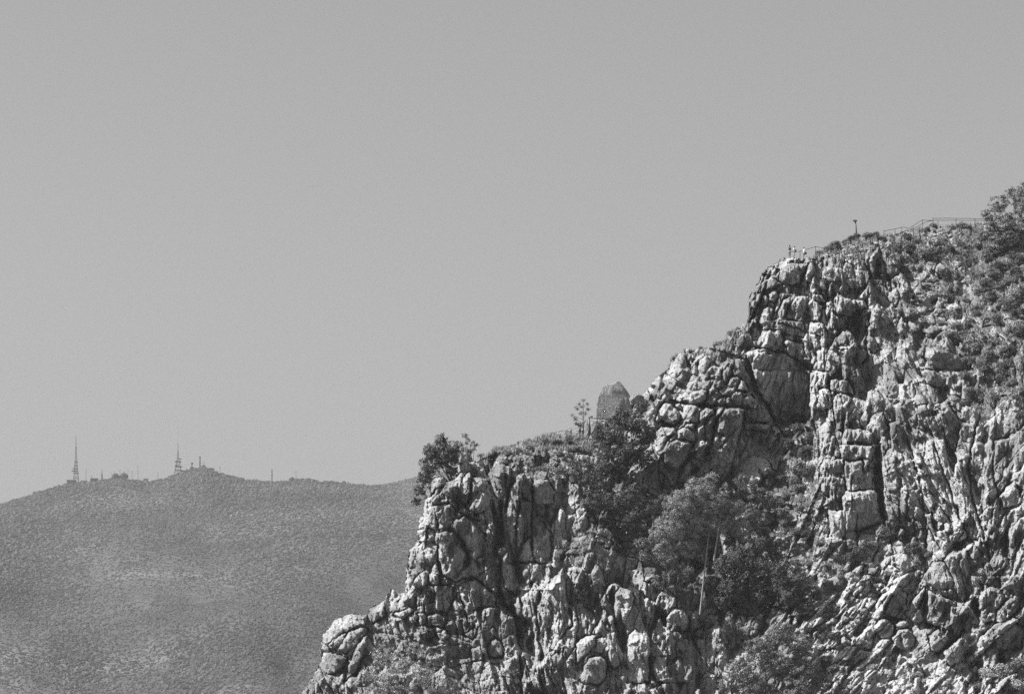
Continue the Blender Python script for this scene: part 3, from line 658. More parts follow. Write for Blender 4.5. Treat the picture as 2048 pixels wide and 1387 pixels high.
# soil and turf patches
SOIL = [(.34, "960,850 1150,830 1320,770 1320,900 1200,1000 1100,950 960,925"), (.34, "1620,420 2160,400 2160,560 1900,540 1640,510"),
 (.38, "1900,440 2160,440 2160,800 1960,830 1880,700 1940,600"), (.45, "1150,960 1650,920 1640,1100 1560,1240 1400,1240 1200,1100"), (.20, "1560,1100 1840,1090 1700,1300 1500,1387 1480,1240"),
 (.3, "1750,500 1950,520 1900,720 1760,720"), (.5, "1560,820 1640,820 1640,920 1560,930"), (.25, "730,1250 900,1250 920,1540 720,1540")]
soil = np.zeros_like(base)
for v_, ps in SOIL:
    pts = parse(ps); s = box(pts, 20)
    soil[s] = np.maximum(soil[s], v_*np.clip(seg_dist(U[s], V[s], pts, True)/30.+.5, 0, 1))
gz = np.gradient(blur(R, 3), axis=0)     # turf keeps to the gentler ground
soil = soil*np.clip(gz*ST*9, .35, 1.35) 
sa = me.attributes.new('soil', 'FLOAT', 'POINT')
sv = np.zeros(len(co), np.float32); sv[:use.sum()] = soil[use]; sa.data.foreach_set('value', sv)
PALE_LIT = [(.9, "1600,1240 1700,1140 1840,1120 1760,1250 1860,1320 2000,1330 2000,1545 1640,1545"), (.8, "1560,1130 1640,1120 1700,1240 1600,1260"), (.75, "1850,880 1900,870 1960,1000 1985,1080 1940,1110 1880,1060 1770,960 1800,900"),
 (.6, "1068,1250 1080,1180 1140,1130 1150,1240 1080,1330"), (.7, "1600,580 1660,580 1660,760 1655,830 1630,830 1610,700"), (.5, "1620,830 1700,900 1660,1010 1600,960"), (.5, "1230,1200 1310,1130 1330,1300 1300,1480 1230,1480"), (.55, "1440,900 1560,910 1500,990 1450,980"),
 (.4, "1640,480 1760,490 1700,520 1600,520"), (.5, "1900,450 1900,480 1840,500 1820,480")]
pale_lit = np.zeros_like(base)  # pale scree weight, plus painted brightening of sun-facing buttresses, slab and pillar
for v_, ps in PALE_LIT:
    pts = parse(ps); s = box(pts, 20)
    pale_lit[s] = np.maximum(pale_lit[s], v_*np.clip(seg_dist(U[s]+jag_u[s]*3, V[s]+jag_v[s]*3, pts, True)/24.+.5, 0, 1))
fa = me.attributes.new('pale_lit', 'FLOAT', 'POINT')
fv_ = np.zeros(len(co), np.float32); fv_[:use.sum()] = pale_lit[use]; fa.data.foreach_set('value', fv_)
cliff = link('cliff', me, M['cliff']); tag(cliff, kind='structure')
tag(cliff, 'craggy grey limestone cliff rising to the upper right')
def dep(u, v, k=3):
    """depth of the cliff where the photo's pixel (u,v) meets it (locally averaged)"""
    i = int(round((u-us[0])/ST)); j = int(round((v-vs[0])/ST))
    i = min(max(i, 3), len(us)-4); j = min(max(j, 3), len(vs)-4)
    return float(np.median(DEP[j-k:j+k+1, i-k:i+k+1]))
# ------------------------------------------------------------------ ground, far mountain, sky, haze
g = bmesh.new()
bmesh.ops.create_grid(g, x_segments=60, y_segments=60, size=30000)
for v in g.verts: v.co.z = -2.2
gm = bpy.data.meshes.new('ground'); g.to_mesh(gm); g.free()
gmat = plain('dry_ground', .12, .95, .4, .01)
tag(link('ground', gm, gmat), kind='structure')
CREST = parse("-1500,1180 -500,1060 -200,1035 0,1006 18,1003 60,991 100,976 135,967 165,963 215,959 245,956 290,963 320,958 345,950 375,939 405,932 430,941 470,955 520,963 580,962 600,958 625,958 650,963 700,968 750,971 790,966 820,956 870,945 950,935 1050,940 1200,955 1500,980 1900,1000 2600,1040 3200,1100")
cxs = np.array([p[0] for p in CREST]); cys = np.array([p[1] for p in CREST])
YC = 4850.
hu = np.arange(-1200, 3000, 4.); ht = np.linspace(0, 1, 260)
HU, HT = np.meshgrid(hu, ht)
vc = np.interp(hu, cxs, cys); jit_ = fbm(hu/14., hu*0, 41, 3)*3.0
def hill_point(HU, HT, vcrest):
    Yb = 2300.
    D = Yb+(YC-Yb)*HT
    vs_m = np.interp(hu, [-1200, 0, 500, 900, 3000], [1040, 985, 962, 955, 1060])[None,:]; ve = vs_m+(vcrest-vs_m)*HT**7
    vv = 1640+(ve-1640)*(1-(1-HT)**1.25)+jit_[None,:]*HT**25
    # spurs and gullies
    spur = fbm(HU/260.*.8+HT*2.6+.31, HT*2.3-HU/260.*.6, 61, 3, .38)+.5*fbm(HU/150.*.5-HT*2.9, HT*2.+HU/150.*.86, 68, 2, .4)
    D = D+spur*300*np.sin(np.pi*np.clip(HT, 0, 1))**.7
    return D, vv
D_, vv_ = hill_point(HU, HT, vc[None,:])
X_ = (HU-CX)/F*D_; Z_ = (HY-vv_)/F*D_
nh, nw = HU.shape
hco = np.stack([X_, D_, Z_], -1).reshape(-1, 3)
# back slope
bk = np.stack([X_[-1], D_[-1]+900, Z_[-1]*.55], -1); bk2 = np.stack([X_[-1], D_[-1]+2200, Z_[-1]*0-20], -1)
hco = np.concatenate([hco, bk, bk2])
ii = np.arange((nh+2)*nw).reshape(nh+2, nw)
hf = np.stack([ii[:-1,:-1].ravel(), ii[:-1,1:].ravel(), ii[1:,1:].ravel(), ii[1:,:-1].ravel()], 1)
hm, nt, bb = mat_new('mountain_scrub', .95); L = nt.links
gg = N(nt, 'ShaderNodeNewGeometry')
n1 = N(nt, 'ShaderNodeTexNoise', Scale=.004, Detail=5., Roughness=.6); L.new(gg.outputs['Position'], n1.inputs['Vector'])
n2 = N(nt, 'ShaderNodeTexNoise', Scale=.06, Detail=4., Roughness=.7); L.new(gg.outputs['Position'], n2.inputs['Vector'])
c = mul(nt, ramp(nt, n1.outputs['Fac'], [(.35, .03), (.6, .06), (.72, .12)]), ramp(nt, n2.outputs['Fac'], [(.3, .6), (.7, 1.5)]))
L.new(c, bb.inputs['Base Color'])
hill = link('mountain', np_mesh('mountain', hco, hf, True), hm)
tag(hill, 'distant scrub covered mountain ridge', kind='structure')
# scrub on the mountain: thousands of crowns, one mass
ico = bmesh.new(); bmesh.ops.create_icosphere(ico, subdivisions=1, radius=1)
icv = np.array([v.co[:] for v in ico.verts]); icf = np.array([[v.index for v in f.verts] for f in ico.faces]); ico.free()
rs = np.random.RandomState(3)
nb = 100000
t = rs.rand(nb)**.8*.985+.015; uu = rs.uniform(-160, 980, nb)
dens = fbm(uu/70., t*9, 91, 6, .62); zone = fbm(uu/120.+t*2, t*4-uu/300., 96, 3)
keep = dens > -9
t, uu = t[keep], uu[keep]; nb = len(t)
vcr = np.interp(uu, hu, vc)
fi = (uu-hu[0])/4.; fj = t*(len(ht)-1)
i0 = np.clip(fi.astype(int), 0, nw-2); j0 = np.clip(fj.astype(int), 0, nh-2); fx = fi-i0; fy = fj-j0
G3 = np.stack([X_, D_, Z_], -1)
P = (G3[j0,i0]*((1-fx)*(1-fy))[:,None]+G3[j0,i0+1]*(fx*(1-fy))[:,None]+G3[j0+1,i0]*((1-fx)*fy)[:,None]+G3[j0+1,i0+1]*(fx*fy)[:,None])
rad = (.9+2.1*rs.rand(nb)**2)*(1.05+.8*zone[keep])*P[:,1]/4850.
jitter = 1+(rs.rand(nb, len(icv), 1)-.5)*.7
vv = icv[None]*jitter*rad[:,None,None]*np.array([1, 1, .8])[None,None]+P[:,None]
ff = (icf[None]+(np.arange(nb)*len(icv))[:,None,None]).reshape(-1, 3)
hl = leaf_material('mountain_bushes', .036, .9)
for n_ in hl.node_tree.nodes:
    if n_.type == 'TEX_NOISE': n_.inputs['Scale'].default_value = .006; n_.inputs['Detail'].default_value = 6.
    if n_.type == 'VALTORGB' and n_.color_ramp.elements[0].color[0] > .5: n_.color_ramp.elements[0].color = (.45, .45, .45, 1); n_.color_ramp.elements[1].color = (1.6, 1.6, 1.6, 1)
tag(link('scrub', np_mesh('scrub', vv.reshape(-1, 3), ff), hl), 'dense low scrub covering the far mountain', kind='stuff')
def hill_at(u, drop=0.):
    """a point on the crest of the mountain under photo column u"""
    k = int(round((u-hu[0])/4.)); return Vector((X_[-1][k], D_[-1][k], Z_[-1][k]-drop))
def hill_on(u, v):
    k = int(round((u-hu[0])/4.)); j = int(np.argmin(np.abs(vv_[:,k]-v))); return Vector(G3[j,k])
# world
w = bpy.data.worlds.new('World'); bpy.context.scene.world = w; w.use_nodes = True
nt = w.node_tree; bgn = nt.nodes['Background']
sky = N(nt, 'ShaderNodeTexSky'); sky.sky_type = 'NISHITA'; sky.sun_disc = False
SUN = Vector((-.67, -.05, .74)).normalized()
sky.sun_elevation = math.asin(SUN.z); sky.sun_rotation = math.atan2(SUN.x, SUN.y)
sky.air_density = 1.; sky.dust_density = 3.
bw = N(nt, 'ShaderNodeRGBToBW'); nt.links.new(sky.outputs[0], bw.inputs[0]); nt.links.new(bw.outputs[0], bgn.inputs[0])
bgn.inputs[1].default_value = SKY_S
sl = bpy.data.lights.new('sun', 'SUN'); sl.energy = SUN_S; sl.angle = math.radians(.5); sl.color = (1, 1, 1)
so = bpy.data.objects.new('sun', sl); C.objects.link(so); so.rotation_euler = SUN.to_track_quat('Z', 'Y').to_euler(); so.location = (-50, 400, 200)
# haze
if HAZE > 0:
    bm = bmesh.new(); bmesh.ops.create_cube(bm, size=1)
    for v in bm.verts:
        v.co = Vector((v.co.x*9000, 3400+v.co.y*7600, -7.0 if v.co.z < 0 else 440))
    hz = bpy.data.meshes.new('haze'); bm.to_mesh(hz); bm.free()
    m = bpy.data.materials.new('thin_haze'); m.use_nodes = True; nt = m.node_tree
    nt.nodes.remove(nt.nodes['Principled BSDF'])
    pv = N(nt, 'ShaderNodeVolumePrincipled'); pv.inputs['Color'].default_value = (.95, .95, .95, 1); pv.inputs['Density'].default_value = HAZE
    pv.inputs['Anisotropy'].default_value = 0.
    nt.links.new(pv.outputs[0], nt.nodes['Material Output'].inputs['Volume'])
    o = link('haze', hz, m); tag(o, 'thin pale haze in the air', kind='stuff'); o.display_type = 'WIRE'
# camera
cd = bpy.data.cameras.new('camera'); cam = bpy.data.objects.new('camera', cd); C.objects.link(cam)
cd.sensor_width = 36; cd.lens = 36*F/2048; cd.shift_y = (HY-693.5)/2048; cd.clip_start = 1; cd.clip_end = 60000
cam.rotation_euler = (math.pi/2, 0, 0); cam.location = (0, 0, 0)
sc = bpy.context.scene; sc.camera = cam
sc.view_settings.view_transform = 'Standard'; sc.view_settings.look = 'None'; sc.view_settings.exposure = EXPO; sc.view_settings.gamma = 1
sc.cycles.max_bounces = 4; sc.cycles.diffuse_bounces = 2; sc.cycles.volume_bounces = 1
sc.cycles.use_denoising = DENOISE
# ------------------------------------------------------------------ small mesh kit
def tube(pts, rad, n=6):
    """tapered tube along a polyline -> (verts, faces)"""
    pts = [Vector(p) for p in pts]; V_, F_ = [], []
    for i, p in enumerate(pts):
        d = (pts[min(i+1, len(pts)-1)]-pts[max(i-1, 0)]).normalized()
        a = d.orthogonal().normalized(); b = d.cross(a)
        for k in range(n):
            t = 2*math.pi*k/n; V_.append(p+(a*math.cos(t)+b*math.sin(t))*rad[i])
        if i:
            o = (i-1)*n
            for k in range(n): F_.append((o+k, o+(k+1) % n, o+n+(k+1) % n, o+n+k))
    F_.append(tuple(range(n))[::-1]); o = (len(pts)-1)*n; F_.append(tuple(range(o, o+n)))
    return V_, F_
def tubes(lst, n=6):
    V_, F_ = [], []
    for pts, rad in lst:
        v, f = tube(pts, rad, n); o = len(V_); V_ += v; F_ += [tuple(i+o for i in q) for q in f]
    return V_, F_
def boxes(lst):
    V_, F_ = [], []
    for (x, y, z, sx, sy, sz) in lst:
        o = len(V_)
        for i in (-1, 1):
            for j in (-1, 1):
                for k in (-1, 1): V_.append((x+i*sx/2, y+j*sy/2, z+k*sz/2))
        F_ += [tuple(o+q for q in f) for f in ((0,1,3,2), (4,6,7,5), (0,4,5,1), (2,3,7,6), (0,2,6,4), (1,5,7,3))]
    return V_, F_
def part(name, vf, mat, parent=None, smooth=False, bevel=0):
    me = bpy.data.meshes.new(name); me.from_pydata([tuple(v) for v in vf[0]], [], vf[1]); me.update()
    if smooth:
        for p in me.polygons: p.use_smooth = True
    o = link(name, me, mat, parent)
    if bevel:
        b = o.modifiers.new('bevel', 'BEVEL'); b.width = bevel; b.segments = 2
    return o
# ------------------------------------------------------------------ foliage
RL = np.random.RandomState(11)
def leaf_mesh(name, blobs, leaf, dens=1., flat=.8):
    """blobs: (x,y,z,r) relative to the root; clusters of leaf sized faces in each"""
    out = []
    for (x, y, z, r) in blobs:
        nc = max(6, int(16*r*r*dens)+6); nc = min(nc, 260)
        d = RL.normal(size=(nc, 3)); d /= np.linalg.norm(d, axis=1)[:,None]
        cc = d*(r*(.35+.62*RL.rand(nc)**.6))[:,None]*np.array([1, 1, .88])
        per = int(max(10, 2.3*dens*(r*r*12.)/(leaf*leaf*nc*1.6)))
        per = min(per, 130)
        sg = max(.13, .20*r**.5*.6)
        p = np.repeat(cc, per, 0)+RL.normal(size=(nc*per, 3))*sg*np.array([1, 1, .75])
        p += np.array([x, y, z]); out.append(p)
    P_ = np.concatenate(out); n = len(P_)
    N_ = np.concatenate([np.repeat(np.array([[x, y, z-.3*r]]), len(o_), 0) for (x, y, z, r), o_ in zip(blobs, out)])
    N_ = P_-N_; N_ /= np.linalg.norm(N_, axis=1)[:,None]+1e-6; N_ = N_*.9+RL.normal(size=(n, 3))*.55
    a = np.cross(N_, RL.normal(size=(n, 3))); a /= np.linalg.norm(a, axis=1)[:,None]+1e-6
    b = np.cross(a, N_); b /= np.linalg.norm(b, axis=1)[:,None]
    s = leaf*(.6+.8*RL.rand(n))[:,None]
    vv = np.stack([P_-a*s*.6, P_-b*s*.32, P_+a*s*.6, P_+b*s*.32], 1).reshape(-1, 3)
    return np_mesh(name, vv, np.arange(n*4).reshape(n, 4))
def plant(name, label, cat, base_uv, blobs_uv, mat, leaf=.17, dens=1., trunk_r=.12, bark='darkbark', group=None, front=.5, trunks=None, Y=None):
    """crown blobs are read off the photograph (u, v, r in its pixels) and stand at the depth of the foot"""
    bu, bv = base_uv
    if Y is None: Y = dep(bu, min(bv, 1500))
    rmax = max(b[2] for b in blobs_uv)/PM
    Y = Y-front*rmax
    root = at(bu, bv, Y); e = empty(name, root); tag(e, label, cat, group)
    bl = []
    for (u, v, r) in blobs_uv:
        yo = random.uniform(-.35, .35)*r/PM
        p = at(u, v, Y+yo)-root; bl.append((p.x, p.y, p.z, r/F*Y))
    link('crown', leaf_mesh('crown', bl, leaf, dens), M[mat], e)
    lst = []
    if trunks:
        for tr in trunks:
            pts = [at(u, v, Y-2.2+2.0*i_/len(tr))-root for i_, (u, v) in enumerate(tr)]; n = len(pts)
            lst.append((pts, [trunk_r*(1-.6*i/(n-1)) for i in range(n)]))
        hub = at(*trunks[0][-1], Y)-root
    else: hub = Vector((0, 0, -.3))
    for (x, y, z, r) in bl:
        c = Vector((x, y, z)); m = hub.lerp(c, .5)+Vector((random.uniform(-.2, .2), random.uniform(-.2, .2), -.1*r))
        lst.append(([hub, m, c], [trunk_r*.8, trunk_r*.45, trunk_r*.15]))
        for k in range(3):
            q = c+Vector([random.gauss(0, 1) for _ in range(3)]).normalized()*r*.85
            lst.append(([c.lerp(m, .3), q], [trunk_r*.25, .02]))
    part('trunk', tubes(lst, 5), M[bark], e)
    return e
BB = lambda s: [tuple(float(q) for q in p.split(',')) for p in s.split()]
plant('evergreen_tree', 'dark dense evergreen tree leaning out behind the left rock tower', 'tree', (905,965), BB("880,905,30 905,903,26 863,928,25 900,930,24 850,955,19 838,982,15 833,1003,11 882,878,14 862,900,16"), 'darkleaf', .17, 1.7, .13, front=-1.2)
plant('small_tree', 'thin open-crowned tree right of the dense evergreen on the tower', 'tree', (948,925), BB("940,882,11 930,872,7 950,893,9 940,902,8 962,912,9 924,888,7"), 'darkleaf', .16, .6, .07, front=-1.)
plant('dark_bush', 'tall dark bush below the pointed boulder, against the cliff', 'bush', (1250,950), BB("1230,860,32 1265,842,30 1290,868,27 1215,898,30 1258,900,34 1288,918,26 1200,868,18 1240,935,24 1286,812,16 1238,830,15 1210,935,20"), 'darkleaf', .17, 1.7, .14, front=.9)
plant('scrub_bush', 'wide dark bush filling the gully below the rounded cliff dome', 'bush', (1250,1075), BB("1188,1002,27 1225,1008,26 1260,988,24 1290,1018,28 1250,1045,27 1300,1055,24 1218,1045,20 1322,1002,16 1332,1030,24 1170,1030,14"), 'darkleaf', .17, 1.6, .12, front=.9)
plant('tall_tree', 'large feathery tree with two slender pale trunks in the gully', 'tree', (1400,1226), BB("1360,1010,36 1398,980,32 1430,1008,34 1340,1055,35 1390,1048,36 1440,1048,32 1470,1018,24 1328,1092,26 1374,1095,26 1312,1068,20 1482,1056,22 1420,960,18"), 'feather', .12, 1.8, .14, 'bark', front=3.2,
      trunks=[[(1400,1228),(1406,1170),(1413,1110),(1420,1050)], [(1428,1120),(1434,1080),(1440,1040),(1446,1000)]])
plant('dark_bush', 'deep dark bush in shade right of the two pale trunks', 'bush', (1510,1225), BB("1480,1118,34 1520,1080,32 1532,1138,36 1468,1175,34 1520,1188,32 1562,1170,28 1500,1040,24 1450,1130,26 1445,1205,20 1552,1110,22 1590,1195,18 1575,1215,18"), 'darkleaf', .18, 1.7, .14, front=.8)
plant('scrub_bush', 'medium leafy bush at the foot of the feathery tree, left of its trunk', 'bush', (1370,1200), BB("1330,1125,28 1364,1148,26 1320,1160,20 1342,1180,20 1368,1185,16 1292,1110,18 1284,1085,16"), 'midleaf', .16, 1.1, .1, front=1.0)
plant('scrub_bush', 'broad round bush at the bottom edge beside the pale scree', 'bush', (1545,1400), BB("1480,1340,30 1520,1300,34 1560,1268,30 1600,1288,29 1560,1330,36 1610,1340,32 1508,1368,32 1590,1378,34 1450,1372,20 1640,1362,22 1545,1390,30"), 'midleaf', .17, 1.6, .12, front=1.0)
plant('pale_bush', 'pale dry bush at the bottom left, in front of the rubble', 'bush', (820,1430), BB("762,1308,26 800,1326,30 845,1346,30 780,1362,32 828,1298,17 872,1375,24 740,1346,20 906,1385,18 820,1390,30 750,1385,24"), 'paleleaf', .14, .8, .08, front=1.3)
plant('hilltop_tree', 'tall tree at the right edge of the summit beyond the railing', 'tree', (2030,505), BB("1998,408,22 2030,392,24 1978,430,18 2052,415,28 2010,446,26 2060,375,22 2042,455,28 1985,455,18 2070,450,26 2020,475,22 1990,478,16 2045,490,22 1972,470,12"), 'midleaf', .16, 1.1, .13, front=-.2, Y=548)
plant('scrub_bush', 'low spreading bush on the grassy ridge, left of the tall dark bush', 'bush', (1165,985), BB("1150,940,20 1175,955,22 1138,918,14 1195,966,20 1120,938,11 1170,925,14"), 'midleaf', .15, 1.5, .08, front=.6)
plant('scrub_bush', 'grey scrub bush between the smooth wall and the feathery tree', 'bush', (1530,1065), BB("1484,965,18 1512,988,22 1542,1004,22 1562,1032,20 1530,1034,20 1500,1020,16"), 'midleaf', .15, 1.3, .08, front=.5)
plant('scrub_bush', 'dark bush at the right end of the gully, above the scree', 'bush', (1600,1225), BB("1600,1160,24 1578,1190,24 1622,1190,20 1590,1132,18 1612,1212,17 1560,1140,18"), 'darkleaf', .16, 1.5, .08, front=.4)
# shrubs: five shapes, each copied on its own spot
def shrub_proto(k, mat, leaf):
    e = empty('shrub', (0, 0, 0))
    r = random.Random(50+k)
    bl = [(r.uniform(-.5, .5), r.uniform(-.4, .4), .35+r.uniform(-.1, .35), r.uniform(.38, .6)) for _ in range(6)]
    link('crown', leaf_mesh('crown', bl, leaf, 1.6), M[mat], e)
    part('stem', tubes([([(0, 0, -.3), (b[0]*.6, b[1]*.6, b[2]*.6), b[:3]], [.05, .035, .01]) for b in bl], 5), M['darkbark'], e)
    return e
protos = {}; NAMED = []
for t_, (mat, leaf) in {'d': ('darkleaf', .13), 'm': ('midleaf', .12), 'p': ('paleleaf', .11)}.items():
    protos[t_] = [shrub_proto(3*len(protos)+k, mat, leaf) for k in range(3)]
used_p = set()
TONE = {'d': 'dark', 'm': 'grey', 'p': 'pale dry'}
SHR = [
 ('on the summit skyline', 'shrubs on the summit skyline', """1640,503,12,m 1655,494,14,m 1672,489,13,d 1690,482,11,d 1702,476,10,d 1716,470,13,d 1735,468,14,m 1752,470,13,d 1766,474,11,m
 1800,488,15,m 1788,500,14,d 1830,482,12,m 1846,462,9,m 1868,448,11,m 1858,455,9,d 1904,452,10,m 1918,447,14,m 1936,450,13,m 1822,500,16,d 1850,506,15,m 1872,500,12,m"""),
 ('on the upper right slope', 'shrubs on the upper right slope', """1960,470,17,d 1985,500,22,d 2005,470,20,d 2030,480,22,d 2044,520,20,d 1975,515,16,d 2000,530,18,d 2030,550,18,d 2045,585,20,d 1965,545,14,m 1985,570,16,d 2020,610,18,d 1955,580,12,m 1990,635,15,m 2040,660,18,d 2010,730,18,d 1975,705,16,m 1930,715,14,m 2012,482,22,m 1990,540,17,m 2032,520,22,d 2010,562,16,m 1940,492,12,m 1915,502,10,m 1945,522,15,m 1960,612,14,m 1938,600,12,d 1972,596,17,m
 2005,602,14,m 2036,590,18,m 1900,546,8,m 1880,540,8,m 1860,560,8,m 1884,642,13,m 1906,630,10,p 1950,690,19,m 1990,680,22,m 2020,702,22,d 1965,730,22,d 1930,746,15,m 2000,752,23,d 2026,764,18,m 1900,720,9,p 1962,812,15,p 1986,790,18,m 1936,780,15,m
 2022,650,18,p 1830,590,9,d 1800,620,8,m 1850,640,9,m 1820,660,8,p 1790,560,8,m 1812,540,9,m 1840,530,8,p 1760,520,9,m 2040,480,20,m 2044,630,16,m 1925,665,12,m"""),
 ('on an upper cliff ledge', 'shrubs on the upper cliff ledges', """1660,542,10,m 1648,560,8,m 1700,634,16,d 1716,648,13,d 1690,618,10,m 1462,664,8,m 1432,686,8,p 1548,532,5,d 1476,655,7,p 1402,694,6,m 1350,716,6,d 1308,770,9,m 1745,822,12,m 1675,730,9,d 1640,690,8,m 1620,742,9,d"""),
 ('under the great shaded wall', 'shrubs under the shaded wall', """1600,850,19,d 1620,872,15,d 1584,882,17,d 1612,902,18,d 1590,932,20,d 1560,952,16,m 1622,932,15,d 1540,962,14,m 1512,962,13,m 1572,992,14,m 1532,992,12,m 1500,1012,14,m 1602,1012,12,m 1572,1042,14,m 1592,1062,14,d 1612,1064,10,m 1642,1082,13,m"""),
 ('at the streaked buttress foot', 'shrubs at the foot of the buttress', """1770,1062,16,d 1800,1070,19,d 1830,1090,16,d 1742,1086,12,m 1702,1092,12,m 1832,1122,10,m 1862,1104,10,m 1960,1142,13,p 1942,1122,10,p"""),
 ('among the scree stones', 'shrubs on the scree', """1652,1130,12,m 1622,1122,13,m 1682,1150,10,m 1726,1166,12,d 1760,1152,12,m 1742,1190,10,m 1650,1162,10,m 1700,1202,10,m 1652,1212,12,m 1602,1202,15,d 1642,1252,12,m 1662,1268,13,d
 1682,1292,13,m 1722,1290,11,m 1702,1322,13,m 1742,1332,10,p 1672,1332,14,m 1456,1272,11,m 1440,1292,11,p 1600,1230,14,d 1632,1180,13,m 1480,1262,9,m 1420,1262,8,m"""),
 ('in the bottom right corner', 'shrubs in the bottom right corner', """1980,1342,18,p 2010,1332,20,p 2032,1362,22,p 1960,1372,15,m 1942,1352,9,m 2040,1325,18,m 1895,1365,9,m 1850,1358,8,p"""),
 ('on the grassy left ridge', 'shrubs on the grassy ridge', """1090,882,13,m 1060,892,11,m 1112,884,14,d 1136,880,13,d 1152,896,13,m 1168,900,12,m 1080,936,12,m 1062,930,8,m 1120,906,12,m 1014,904,12,m 1000,902,8,p 1040,898,10,m 1180,926,10,m 1200,948,12,d 1206,828,11,m 1222,834,13,d 1256,822,12,d 1240,838,12,m 1130,940,10,p 1150,960,10,m 1100,958,8,p 1195,850,10,m"""),
 ('in the left rock tower', 'shrubs on the left rock tower', """842,1166,13,d 848,1186,11,d 834,1182,7,m 1010,1096,11,m 1008,1078,8,m 895,985,10,m 908,975,8,d 1020,1342,12,m 1030,1362,12,m 870,1240,7,m"""),
 ('on the lower buttress', 'shrubs on the lower buttress', """1130,1086,10,p 1195,1112,11,m 1160,1120,9,p 1172,1202,9,p 1300,1060,12,m 1215,1135,7,p 1330,1270,8,d 1318,1282,8,d 1160,1165,8,m 1385,1265,7,m 1190,1165,7,m"""),
]
for where, grp, txt in SHR:
    ex = {'shrubs on the upper right slope': (46, 1890, 2050, 460, 830), 'shrubs on the summit skyline': (16, 1775, 1960, 468, 525), 'shrubs on the scree': (4, 1590, 1780, 1090, 1340), 'shrubs under the shaded wall': (10, 1500, 1650, 900, 1090)}.get(grp)
    lst_ = txt.split()
    if ex: lst_ += ['%d,%d,%d,%s' % (random.uniform(ex[1], ex[2]), random.uniform(ex[3], ex[4]), random.choice((9, 11, 13, 16, 19)), random.choice('dddmm')) for _ in range(ex[0])]
    for q in lst_:
        u, v, r, t_ = q.split(','); u, v, r = float(u), float(v), float(r)
        k = random.randrange(3); src = protos[t_][k]
        if (t_, k) in used_p: o = copy_tree(src)
        else: o = src; used_p.add((t_, k))
        Y = dep(u, v+r*.4, 5)-.25*r/PM
        o.location = at(u, v+r*.75, Y); s = r/PM/.92
        o.scale = (s*random.uniform(.9, 1.2), s, s*random.uniform(.85, 1.15)); o.rotation_euler = (random.uniform(-.15, .15), random.uniform(-.2, .2), random.uniform(0, 6.28))
        size = 'small' if r < 11 else ('medium' if r < 17 else 'large')
        tag(o, f'{size} {TONE[t_]} shrub {where}', 'shrub', grp); NAMED.append((grp, u, v, o))
for t_ in protos:
    for k, o in enumerate(protos[t_]):
        if (t_, k) not in used_p:
            for ch in list(o.children): bpy.data.objects.remove(ch)
            bpy.data.objects.remove(o)
# the sapling on the skyline
e = empty('sapling', at(1168, 866, dep(1168, 868)-.3)); tag(e, 'spindly conifer sapling standing on the skyline left of the pointed boulder', 'sapling')
Y = e.location.y; lst = [([Vector((0,0,-.3)), at(1166,835,Y)-e.location, at(1167,799,Y)-e.location], [.07, .05, .015])]; bl = []
for (u, v, r) in BB("1167,800,3 1158,807,3.5 1175,806,3.5 1153,816,4 1176,817,4 1163,812,3 1150,838,5 1170,828,4 1160,826,4 1154,848,6 1172,842,5 1162,850,7 1145,830,3"):
    p = at(u, v, Y+random.uniform(-.3, .3))-e.location; bl.append((p.x, p.y, p.z, r/PM))
    hgt = at(1167, v+9, Y)-e.location; lst.append(([hgt, p], [.03, .012]))
link('foliage', leaf_mesh('foliage', bl, .12, 1.0), M['darkleaf'], e); part('trunk', tubes(lst, 5), M['darkbark'], e)
# grass
GR = [(975,895,1060,905,900,.5), (1050,870,1190,900,2600,.55), (960,915,1200,960,1500,.45), (1340,700,1480,720,500,.5), (1430,660,1500,690,900,.55), (1630,470,1960,520,3500,.6), (1880,445,2048,640,4200,.6),
      (1930,660,2048,830,2200,.6), (1100,1060,1220,1130,700,.5), (1150,1180,1180,1215,300,.6), (1540,1100,1720,1300,1500,.45), (1560,900,1650,1100,800,.45), (1640,1300,1960,1385,900,.45), (1440,1240,1500,1330,500,.5),
      (1740,800,1770,850,250,.6), (1940,780,1985,840,500,.7), (1190,1090,1220,1125,200,.6), (1640,530,1720,580,300,.5), (1750,500,1950,700,1500,.45), (1380,900,1480,960,300,.4)]
gp = []
for (u0, v0, u1, v1, n, h) in GR:
    nt_ = max(3, n//9)
    for _ in range(nt_):
        u = random.uniform(u0, u1); v = random.uniform(v0, v1)
        i = int((u-us[0])/ST); j = int((v-vs[0])/ST)
        if not (3 < i < len(us)-4 and 3 < j < len(vs)-4): continue
        # slide down to the ground if this spot is in the sky
        while j < len(vs)-4 and not use[j, i]: j += 1
        j += 1; p = Vector((XX[j,i], DEP[j,i], ZZ[j,i]))
        for k in range(18):
            a_ = random.uniform(0, 6.28); l = h*random.uniform(.5, 1.2); s = random.uniform(.1, .7)
            q = p+Vector((random.gauss(0, .14), random.gauss(0, .14), -.05))
            tip = q+Vector((math.cos(a_)*s*l*.7, math.sin(a_)*s*l*.7, l))
            wv = Vector((math.cos(a_+1.57), math.sin(a_+1.57), 0))*.045
            gp.append((q-wv, q+wv, tip))
gv = np.array([[c[:] for c in t3] for t3 in gp]).reshape(-1, 3)
tag(link('grass', np_mesh('grass', gv, np.arange(len(gv)).reshape(-1, 3)), M['grass']), 'dry grass tufts over the slopes of the cliff', kind='stuff')
